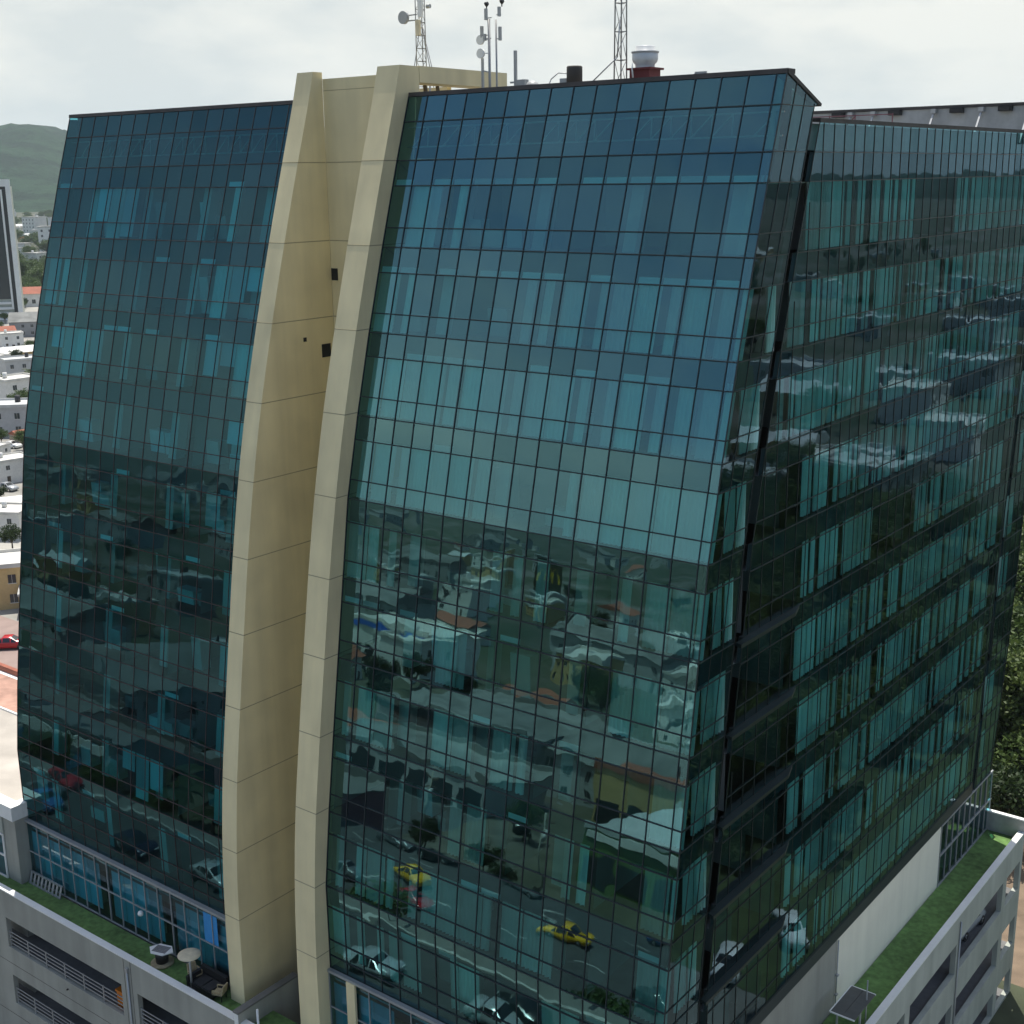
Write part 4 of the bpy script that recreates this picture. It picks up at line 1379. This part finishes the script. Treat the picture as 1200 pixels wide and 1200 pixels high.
def gmat():
    m = bpy.data.materials.new('town_ground'); m.use_nodes = True
    nt = m.node_tree; b = nt.nodes['Principled BSDF']; b.inputs['Roughness'].default_value = .95
    tc = nd(nt, 'ShaderNodeTexCoord')
    n1 = nd(nt, 'ShaderNodeTexNoise'); n1.inputs['Scale'].default_value = .02; n1.inputs['Detail'].default_value = 8
    n2 = nd(nt, 'ShaderNodeTexNoise'); n2.inputs['Scale'].default_value = .35; n2.inputs['Detail'].default_value = 6
    for q in (n1, n2):
        nt.links.new(tc.outputs['Object'], q.inputs['Vector'])
    r1 = nd(nt, 'ShaderNodeValToRGB')
    e = r1.color_ramp.elements
    e[0].position = .40; e[0].color = (.03, .048, .018, 1)
    e[1].position = .66; e[1].color = (.14, .13, .115, 1)
    x = r1.color_ramp.elements.new(.54); x.color = (.075, .075, .05, 1)
    nt.links.new(n1.outputs['Fac'], r1.inputs[0])
    mr = nd(nt, 'ShaderNodeMapRange'); mr.inputs['From Min'].default_value = .3; mr.inputs['From Max'].default_value = .7
    mr.inputs['To Min'].default_value = .65; mr.inputs['To Max'].default_value = 1.3
    nt.links.new(n2.outputs['Fac'], mr.inputs['Value'])
    vm = nd(nt, 'ShaderNodeVectorMath', operation='SCALE')
    nt.links.new(r1.outputs[0], vm.inputs[0]); nt.links.new(mr.outputs[0], vm.inputs['Scale'])
    nt.links.new(vm.outputs[0], b.inputs['Base Color'])
    return m


mb = MB()
N = 64
mb.add([(0, 0, 0)] + [(9000 * math.cos(2 * PI * i / N), 9000 * math.sin(2 * PI * i / N), 0) for i in range(N)],
       [(0, 1 + i, 1 + (i + 1) % N) for i in range(N)])
g = mb.build('ground', gmat()); g['kind'] = 'structure'
sheet('street', [(-80, -9), (200, -9), (200, -21.5), (-80, -21.5)], .004, M['asphalt'])
sheet('pavement', [(-80, -2.4), (200, -2.4), (200, -9), (-80, -9)], .006, M['paving'])
sheet('plaza', [(-60, -21.7), (79, -21.7), (79, -36.5), (-60, -36.5)], .008, M['paving'])
sheet('forecourt', [(79, -21.7), (200, -21.7), (200, -38), (79, -38)], .010, M['paving'])
sheet('avenue', [(-80, -37), (66, -37), (66, -58), (-80, -58)], .004, M['asphalt'])
sheet('parking_lot', [(66, -61), (125, -61), (125, -96), (66, -96)], .005, M['asphalt'])
M['red_paving'] = mat('red_paving', (.27, .20, .175), .9, var=.15, scale=.5)
sheet('side_road', [(70, 33.7), (190, 33.7), (190, 44), (70, 44)], .004, M['red_paving'])
for i, (v0, v1) in enumerate(((-21.5, -21.7), (-36.5, -37.0), (-9.0, -9.2))):
    mb = MB(); mb.box(-200, 80, min(v0, v1), max(v0, v1), 0, .13)
    o = mb.build('kerb', M['kerb'], None, W(0, 0)); o.rotation_euler = (0, 0, ROT); o['kind'] = 'structure'
mb = MB()
for x in range(-60, 200, 7):
    mb.add([W(x, -15.1, .009), W(x + 3, -15.1, .009), W(x + 3, -15.3, .009), W(x, -15.3, .009)], [(0, 1, 2, 3)])
for x in range(-60, 66, 8):
    for v in (-44, -51):
        mb.add([W(x, v, .009), W(x + 3, v, .009), W(x + 3, v - .2, .009), W(x, v - .2, .009)], [(0, 1, 2, 3)])
for x in range(0, 12):
    mb.add([W(68 + x * 2.8, -62, .01), W(68.15 + x * 2.8, -62, .01), W(68.15 + x * 2.8, -67, .01), W(68 + x * 2.8, -67, .01)], [(0, 1, 2, 3)])
o = mb.build('road_marking', M['line']); o['kind'] = 'structure'

# ground right of the podium
M['grass'] = mat('rough_grass', (.05, .075, .025), .95, var=.4, scale=.8, bump=.3)
sheet('bare_ground', [(12, 41), (-7, 41), (-7, 84), (12, 84)], .006, M['soil'])
M['yard'] = mat('town_yard', (.30, .29, .26), .9, var=.35, scale=.12)
mb = MB(); mb.add([(-45, 142, .003), (-66, 142, .003), (-300, 640, .003), (-225, 640, .003)], [(0, 1, 2, 3)]); mb.build('town_yard', M['yard'])['kind'] = 'structure'
sheet('grove_floor', [(-7.01, 30), (-90, 30), (-90, 160), (-7.01, 160)], .006, M['grass'])
sheet('yard', [(-2.5, -2), (-22, -2), (-22, 29.9), (-2.5, 29.9)], .005, M['paving'])

# ------------------------------------------------------------------ left edge of the picture
M['annexroof'] = mat('annex_roof', (.44, .405, .36), .9, var=.28, scale=.35)
# annex beside the tower
an = thing('annex_building', 'low annex with pale flat roof and grey corner pier left of the tower', 'building', W(44.2, 0), ROT)
mb = MB(); mb.box(-26, -.02, -.9, 12.0, 0, 15.2); mb.build('wall', M['concrete'], an)
mb = MB(); mb.box(-25.4, -.6, -.3, 8.0, 15.2, 15.34); mb.build('roof', M['annexroof'], an)
mb = MB(); mb.box(-25.4, -.6, 8.15, 11.9, 15.2, 15.36); mb.build('terracotta_roof', mat('pink_roof_tiles', (.40, .235, .18), .9, var=.3, scale=1.2), an)
mb = MB(); mb.box(-26.1, .02, -1.05, -.31, 15.2, 16.1); mb.box(-.59, .02, -.3, 3.0, 15.2, 16.1); mb.box(-25.4, -.6, 8.0, 8.14, 15.2, 15.45)
mb.build('parapet', M['white'], an)
mb = MB(); mb.box(-26.05, -1.3, -1.0, -.91, 14.0, 15.18); mb.build('fascia', M['concrete_pale'], an)
mb = MB()
for i in range(10):
    for z0, z1 in ((11.0, 12.5), (12.5, 13.95)):
        mesh_pane(mb, (-1.4 - 1.3 * (i + 1), -.95, z0), (-1.4 - 1.3 * i, -.95, z0), (-1.4 - 1.3 * i, -.95, z1), (-1.4 - 1.3 * (i + 1), -.95, z1), .002)
w_ = mb.build('window', M['glass_lobby'], an)
mb = MB()
for i in range(11):
    mb.bar((-1.4 - 1.3 * i, -.97, 11), (-1.4 - 1.3 * i, -.97, 13.95), .09)
for z in (11.05, 12.5, 13.9):
    mb.bar((-1.4, -.97, z), (-14.4, -.97, z), .1)
mb.build('mullion_grid', M['white'], w_)
mb = MB(); mb.hexa([(-9, -2.0, 12.4), (-2.6, -2.0, 12.4), (-2.6, -1.0, 12.8), (-9, -1.0, 12.8), (-9, -2.0, 12.5), (-2.6, -2.0, 12.5), (-2.6, -1.0, 12.95), (-9, -1.0, 12.95)])
mb.build('awning', M['white'], an)

# black tower in a white frame
t = thing('framed_tower', 'dark glass tower in a thick white frame at the left edge', 'tower', (-200.3, 512.2, 0), .28)
mb = MB(); mb.box(-12, 9.6, 0, 18, 0, 50.5); mb.build('wall', M['concrete_pale'], t)
mb = MB(); mb.box(-12, 6.5, -.3, -.01, 8, 48); mb.build('glass_front', M['win'], t)
mb = MB()
mb.box(-12.5, 10.4, -1.2, -.35, 50.5, 53.2); mb.box(8.6, 10.4, -1.2, -.35, 0, 50.5)
mb.build('frame', M['white'], t)
mb = MB(); mb.box(-12, 7.2, -.8, -.31, 48, 49.4); mb.box(6.5, 7.2, -.8, -.31, 4, 48); mb.build('inner_frame', M['white'], t)
mb = MB(); mb.box(-12, 8.58, -.5, -.32, 49.45, 50.45); mb.box(7.25, 8.58, -.5, -.32, 2, 49.4); mb.build('reveal', M['black'], t)
mb = MB()
for z in range(0, 8, 2):
    mb.box(-12, 6.4, -.9, -.3, z, z + .9)
mb.build('balcony', M['white'], t)

# houses seen directly at the left edge: (direction slope x/y, distance)
def lh(k, px, dist, rz, label, sc=1.0):
    put_house(k, along(px, dist), rz, '', sc, label)


def lh2(k, x, y, rz, label, sc=1.0):
    f = 1 + 4.5 * sc / math.hypot(x, y)
    put_house(k, Vector((x * f, y * f, 0)), rz, '', sc, label)
    taken.append((Vector((x * f, y * f, 0)), 6 * sc))


lh2('flat_white', -119.2, 312.1, .85, 'white flat roofed house with small windows above the grey one at the left edge', .9)
lh2('flat_grey', -106.4, 270.8, .1, 'grey two storey house with white sills at the left edge above the parked black car', .95)
lh2('flat_white', -89.2, 227.2, .75, 'white flat roofed house below the parked black car at left', .62)
lh2('gable_zinc', -93.0, 214.0, .2, 'small house with a pale metal roof at the very left edge', .6)
lh2('flat_white', -75.3, 189.2, -.15, 'white roofed house behind a dark garden tree at left', .62)
lh2('ochre', -65.2, 155.0, .30, 'yellow ochre house with a wide pale roof beside the red pickup', .85)
lh2('flat_grey', -58.2, 153.5, .30, 'small dark grey block leaning on the yellow house at left', .42)
lh2('shed', -163.0, 458.0, .25, 'wide pale grey hall right of the framed tower foot', .8)
lh2('gable_red', -204.0, 568.0, .2, 'red roofed shed in front of the big trees at left', 1.3)
lh2('flat_white', -161.2, 422.8, .5, 'pale yellow roofed house under the framed tower', .7)
lh2('gable_zinc', -146.7, 387.6, .7, 'jumbled workshop with pale sheet roof at left', .75)
lh2('flat_white', -145.0, 365.0, 1.0, 'low white workshop left of another with a sheet roof', .7)
lh2('flat_grey', -132.6, 352.8, .6, 'low grey workshop touching the tower edge at left', .8)
lh2('flat_white', -98.5, 243.0, 1.2, 'white garage block beside the parked black car at left', .5)
lh2('gable_zinc', -78.5, 203.0, .4, 'small brown house with a pale roof between two white ones at left', .5)
for (k, x, y, rz, sc, lab) in (('rose', -99.5, 262.5, .8, .5, 'small rose walled house left of the grey two storey one'), ('patio', -111.5, 292, .1, .7, 'low ochre house between the white and the grey house at left'),
                               ('rose', -84.5, 232.5, 1.2, .5, 'tiny rose walled house behind a white flat roof at left'), ('patio', -126.5, 335.5, .6, .7, 'low ochre house in front of the grey workshop at left'),
                               ('gable_zinc', -137.5, 372.0, 1.1, .6, 'sheet roofed workshop turned sideways under the framed tower'), ('patio', -152.5, 402.0, .3, .7, 'low ochre house beside the pale yellow roofed one'),
                               ('rose', -171, 442, .5, .8, 'rose walled house in front of the pale grey hall at left'), ('patio', -70.5, 172.5, .5, .5, 'low ochre annex behind the yellow house at left')):
    put_house(k, Vector((x, y, 0)), rz, '', sc, lab)
# town rising towards the hill
cnt = 0
for i in range(300):
    if cnt >= 48:
        break
    px, D = rh.uniform(-10, 110), 900 + 1500 * rh.random() ** 1.2
    p = along(px, D)
    if not free(p, 12):
        continue
    put_house(rh.choice(('flat_white', 'flat_white', 'gable_red', 'flat_white', 'block', 'gable_zinc')), p, rh.uniform(0, 3), 'in the far town below the hill at left', rh.uniform(.9, 1.3)); cnt += 1
cnt = 0
for i in range(300):
    if cnt >= 80:
        break
    px, D = rh.uniform(-5, 110), 610 + 1500 * rh.random()
    p = along(px, D)
    if not free(p, 4):
        continue
    place('broad', p, rh.uniform(1.0, 1.7), 'tree between the houses of the far town at left', 'trees of the far town'); cnt += 1
for (x, y, s_, k, lab) in ((-97.5, 256.1, .5, 'broad', 'garden tree beside the grey house at left'), (-72.9, 183.1, .55, 'dark', 'dark garden tree above the wide pale roof at left'),
                           (-126.5, 317.5, .8, 'broad', 'bushy tree at the left margin beside the white house'), (-218.8, 598.3, 1.3, 'broad', 'large tree behind the red roofed shed at left'),
                           (-224.8, 636.0, 1.5, 'broad', 'large bushy tree touching the tower edge at left'), (-236.8, 640.4, 1.3, 'tall', 'tall tree between two large trees at left'),
                           (-267.4, 745.6, 1.5, 'dark', 'dark tree farther back behind the large trees at left'), (-228, 612, 1.2, 'dark', 'dark tree below the frame corner of the black tower'),
                           (-212, 590, 1.1, 'broad', 'lower tree right behind the red shed roof at left'), (-86, 213, .4, 'dark', 'small shrub like tree between white roofs at left')):
    place(k, Vector((x, y, 0)), s_, lab, 'single trees at the left edge')
# pink walled plaza and pale wall beside the street
mb = MB(); mb.box(-125, -85, 33.1, 33.6, 0, .9); mb.box(-125, -85, 32.3, 33.09, 0, .3, 1)
o = mb.build('garden_wall', [M['tile'], M['white']], None, W(0, 0)); o.rotation_euler = (0, 0, ROT)
tag(o, 'low red garden wall along the street left of the tower', 'wall')

rl = random.Random(31)
for i in range(46):
    d = 170 + 420 * rl.random() ** 1.2
    f = rl.uniform(-.405, -.362)
    p = Vector((d * f, d, 0))
    if not free(p, 2.2):
        continue
    place(rl.choice(('broad', 'dark', 'broad', 'palm')), p, rl.uniform(.35, .75), 'small garden tree among the low houses at the left edge', 'garden trees among the houses at left')
for i, (x, y) in enumerate(((-62.5, 148), (-84, 205), (-108, 266), (-131, 330))):
    t = thing('utility_pole', ('utility pole by the yellow house at left', 'utility pole between the white roofs at left', 'utility pole beside the parked black car at left', 'utility pole behind the white house at left')[i], 'utility pole', (x, y, 0), .4)
    mb = MB(); mb.tube((0, 0, 0), (0, 0, 9), .15, .1, 8); mb.build('pole', M['concrete'], t)
    mb = MB(); mb.bar((-1.1, 0, 8.4), (1.1, 0, 8.4), .12); mb.build('crossarm', M['bark'], t)
    mb = MB(); mb.tube((.35, .1, 6.4), (.35, .1, 7.3), .22, .22, 10); mb.build('transformer', M['grey_metal'], t)
for i, (c, x, y, a) in enumerate((('white', -101, 259, .3), ('grey', -108.5, 280, 1.5), ('silver', -88, 221.5, .2), ('white', -139, 350, .4), ('blue', -155, 395, .5))):
    o = car(c, 0, 0, a, ('white car right of the black one at left', 'grey car between two houses at left', 'silver car in front of a low white house at left', 'white car among the workshops at left', 'blue car near the pale yellow house at left')[i])
    o.location = (x, y, 0)

# ------------------------------------------------------------------ hills
def hmat():
    m = bpy.data.materials.new('hill_forest'); m.use_nodes = True
    nt = m.node_tree; b = nt.nodes['Principled BSDF']; b.inputs['Roughness'].default_value = 1
    b.inputs['Specular IOR Level'].default_value = .1
    tc = nd(nt, 'ShaderNodeTexCoord')
    n1 = nd(nt, 'ShaderNodeTexNoise'); n1.inputs['Scale'].default_value = .012; n1.inputs['Detail'].default_value = 12; n1.inputs['Roughness'].default_value = .68
    nt.links.new(tc.outputs['Object'], n1.inputs['Vector'])
    r = nd(nt, 'ShaderNodeValToRGB'); e = r.color_ramp.elements
    e[0].position = .43; e[0].color = (.005, .020, .009, 1); e[1].position = .58; e[1].color = (.020, .052, .024, 1)
    nt.links.new(n1.outputs['Fac'], r.inputs[0]); nt.links.new(r.outputs[0], b.inputs['Base Color'])
    bp = nd(nt, 'ShaderNodeBump'); bp.inputs['Distance'].default_value = 25; bp.inputs['Strength'].default_value = 1
    nt.links.new(n1.outputs['Fac'], bp.inputs['Height']); nt.links.new(bp.outputs[0], b.inputs['Normal'])
    return m


mb = MB()
NA, NR = 1080, 44
for j in range(NR + 1):
    r = 2500 + 2200 * j / NR
    for i in range(NA):
        a = 2 * PI * i / NA
        x, y = r * math.sin(a), r * math.cos(a)
        deg = math.degrees(a); deg = deg - 360 if deg > 180 else deg
        hmax = interp(abs(deg + 30), [0, 11, 13.5, 25, 55, 90, 150, 180], [200, 200, 130, 100, 80, 60, 40, 40])
        if 20 < deg < 110:
            hmax = 35
        rise = min(1, (j / NR) / .55); rise = rise * rise * (3 - 2 * rise)
        fall = 1 if j / NR < .8 else 1 - (j / NR - .8) * 2
        nz = mnoise.fractal(Vector((x * .0016, y * .0016, 0)), 1.0, 2.0, 5)
        z = max(-3, hmax * rise * fall * (1 + .30 * nz) + (9 * mnoise.noise(Vector((x * .012, y * .012, 1))) + 5 * mnoise.noise(Vector((x * .04, y * .04, 5)))) * rise)
        if j == 0:
            z = -3
        mb.v.append((x, y, z))
for j in range(NR):
    for i in range(NA):
        a = j * NA + i; b = j * NA + (i + 1) % NA
        mb.f.append((a, b, b + NA, a + NA)); mb.m.append(0); mb.sm.append(True)
o = mb.build('hills', hmat()); o['kind'] = 'structure'

# ------------------------------------------------------------------ hazy air
mh = bpy.data.materials.new('haze_air'); mh.use_nodes = True
nt = mh.node_tree
for q in list(nt.nodes):
    nt.nodes.remove(q)
out = nd(nt, 'ShaderNodeOutputMaterial'); pv = nd(nt, 'ShaderNodeVolumePrincipled')
pv.inputs['Color'].default_value = (.78, .92, 1.0, 1); pv.inputs['Density'].default_value = .00008
pv.inputs['Anisotropy'].default_value = .3
nt.links.new(pv.outputs[0], out.inputs['Volume'])
mb = MB(); mb.box(-9500, 9500, -9500, 9500, -6, 420)
o = mb.build('haze', mh); o['kind'] = 'stuff'

# ------------------------------------------------------------------ sky and sun
SUN_EL = math.radians(72)
saz = Vector((.03, 1.0, 0)).normalized()
sdir = (saz * math.cos(SUN_EL) + Vector((0, 0, math.sin(SUN_EL)))).normalized()
Wd = bpy.data.worlds.new('World'); S.world = Wd; Wd.use_nodes = True
nt = Wd.node_tree
for q in list(nt.nodes):
    nt.nodes.remove(q)
out = nd(nt, 'ShaderNodeOutputWorld'); bg = nd(nt, 'ShaderNodeBackground'); bg.inputs['Strength'].default_value = .1
sk = nd(nt, 'ShaderNodeTexSky', sky_type='NISHITA'); sk.sun_disc = False
sk.sun_elevation = SUN_EL; sk.sun_rotation = math.atan2(saz.x, saz.y)
sk.air_density = 1.0; sk.dust_density = 2.0; sk.ozone_density = 1.2; sk.altitude = 300
tc = nd(nt, 'ShaderNodeTexCoord')
mp = nd(nt, 'ShaderNodeMapping'); mp.inputs['Scale'].default_value = (1, 1, 2.6)
nt.links.new(tc.outputs['Generated'], mp.inputs['Vector'])
n1 = nd(nt, 'ShaderNodeTexNoise'); n1.inputs['Scale'].default_value = 2.6; n1.inputs['Detail'].default_value = 7; n1.inputs['Roughness'].default_value = .55
nt.links.new(mp.outputs[0], n1.inputs['Vector'])
dt = nd(nt, 'ShaderNodeVectorMath', operation='DOT_PRODUCT'); dt.inputs[1].default_value = tuple(saz)
nt.links.new(tc.outputs['Generated'], dt.inputs[0])
m1 = nd(nt, 'ShaderNodeMapRange'); m1.inputs['From Min'].default_value = -.9; m1.inputs['From Max'].default_value = .8
m1.inputs['To Min'].default_value = -.80; m1.inputs['To Max'].default_value = .46
nt.links.new(dt.outputs['Value'], m1.inputs['Value'])
sp = nd(nt, 'ShaderNodeSeparateXYZ'); nt.links.new(tc.outputs['Generated'], sp.inputs[0])
m2 = nd(nt, 'ShaderNodeMapRange'); m2.inputs['From Min'].default_value = 0; m2.inputs['From Max'].default_value = .42
m2.inputs['To Min'].default_value = 1.15; m2.inputs['To Max'].default_value = 0
nt.links.new(sp.outputs['Z'], m2.inputs['Value'])
m3 = nd(nt, 'ShaderNodeMapRange'); m3.inputs['From Min'].default_value = .35; m3.inputs['From Max'].default_value = .65
m3.inputs['To Min'].default_value = .05; m3.inputs['To Max'].default_value = .62
nt.links.new(n1.outputs['Fac'], m3.inputs['Value'])
a1 = nd(nt, 'ShaderNodeMath', operation='ADD'); a2 = nd(nt, 'ShaderNodeMath', operation='ADD'); a2.use_clamp = True
nt.links.new(m1.outputs[0], a1.inputs[0]); nt.links.new(m2.outputs[0], a1.inputs[1])
nt.links.new(a1.outputs[0], a2.inputs[0]); nt.links.new(m3.outputs[0], a2.inputs[1])
# brightness of the cloud itself
n2 = nd(nt, 'ShaderNodeTexNoise'); n2.inputs['Scale'].default_value = 4.5; n2.inputs['Detail'].default_value = 8; n2.inputs['Roughness'].default_value = .55
nt.links.new(mp.outputs[0], n2.inputs['Vector'])
rc = nd(nt, 'ShaderNodeValToRGB'); e = rc.color_ramp.elements
e[0].position = .42; e[0].color = (.66, .70, .69, 1); e[1].position = .58; e[1].color = (.86, .86, .80, 1)
nt.links.new(n2.outputs['Fac'], rc.inputs[0])
sc_ = nd(nt, 'ShaderNodeVectorMath', operation='SCALE'); sc_.inputs['Scale'].default_value = 6.9
nt.links.new(rc.outputs[0], sc_.inputs[0])
mx = nd(nt, 'ShaderNodeMix', data_type='RGBA')
nt.links.new(a2.outputs[0], mx.inputs[0]); nt.links.new(sk.outputs[0], mx.inputs[6]); nt.links.new(sc_.outputs[0], mx.inputs[7])
nt.links.new(mx.outputs[2], bg.inputs[0]); nt.links.new(bg.outputs[0], out.inputs[0])

ld = bpy.data.lights.new('sun', 'SUN'); ld.energy = 3.6; ld.angle = math.radians(.6); ld.color = (1, .95, .87)
lo = bpy.data.objects.new('sun', ld); COL.objects.link(lo)
lo.rotation_euler = sdir.to_track_quat('Z', 'Y').to_euler(); lo.location = (0, 0, 300)

# ------------------------------------------------------------------ camera
cd = bpy.data.cameras.new('camera'); co = bpy.data.objects.new('camera', cd); COL.objects.link(co)
p, r = math.radians(14.468), math.radians(-.79)
F = Vector((0, math.cos(p), -math.sin(p))); U0 = Vector((0, math.sin(p), math.cos(p))); R0 = Vector((1, 0, 0))
Rv = R0 * math.cos(r) + U0 * math.sin(r); Uv = -R0 * math.sin(r) + U0 * math.cos(r)
co.matrix_world = Matrix(((Rv.x, Uv.x, -F.x, 0), (Rv.y, Uv.y, -F.y, 0), (Rv.z, Uv.z, -F.z, CAM_H), (0, 0, 0, 1)))
cd.sensor_fit = 'HORIZONTAL'; cd.angle = 2 * math.atan(600 / 1528.5)
cd.clip_start = .5; cd.clip_end = 20000
S.camera = co

S.view_settings.view_transform = 'Standard'; S.view_settings.look = 'None'
S.view_settings.exposure = .68; S.view_settings.gamma = 1
S.render.engine = 'CYCLES'
S.cycles.use_denoising = True
S.cycles.max_bounces = 10; S.cycles.transparent_max_bounces = 24
S.cycles.diffuse_bounces = 3; S.cycles.glossy_bounces = 4; S.cycles.volume_bounces = 0
S.cycles.sample_clamp_indirect = 6
S.cycles.caustics_reflective = False; S.cycles.caustics_refractive = False
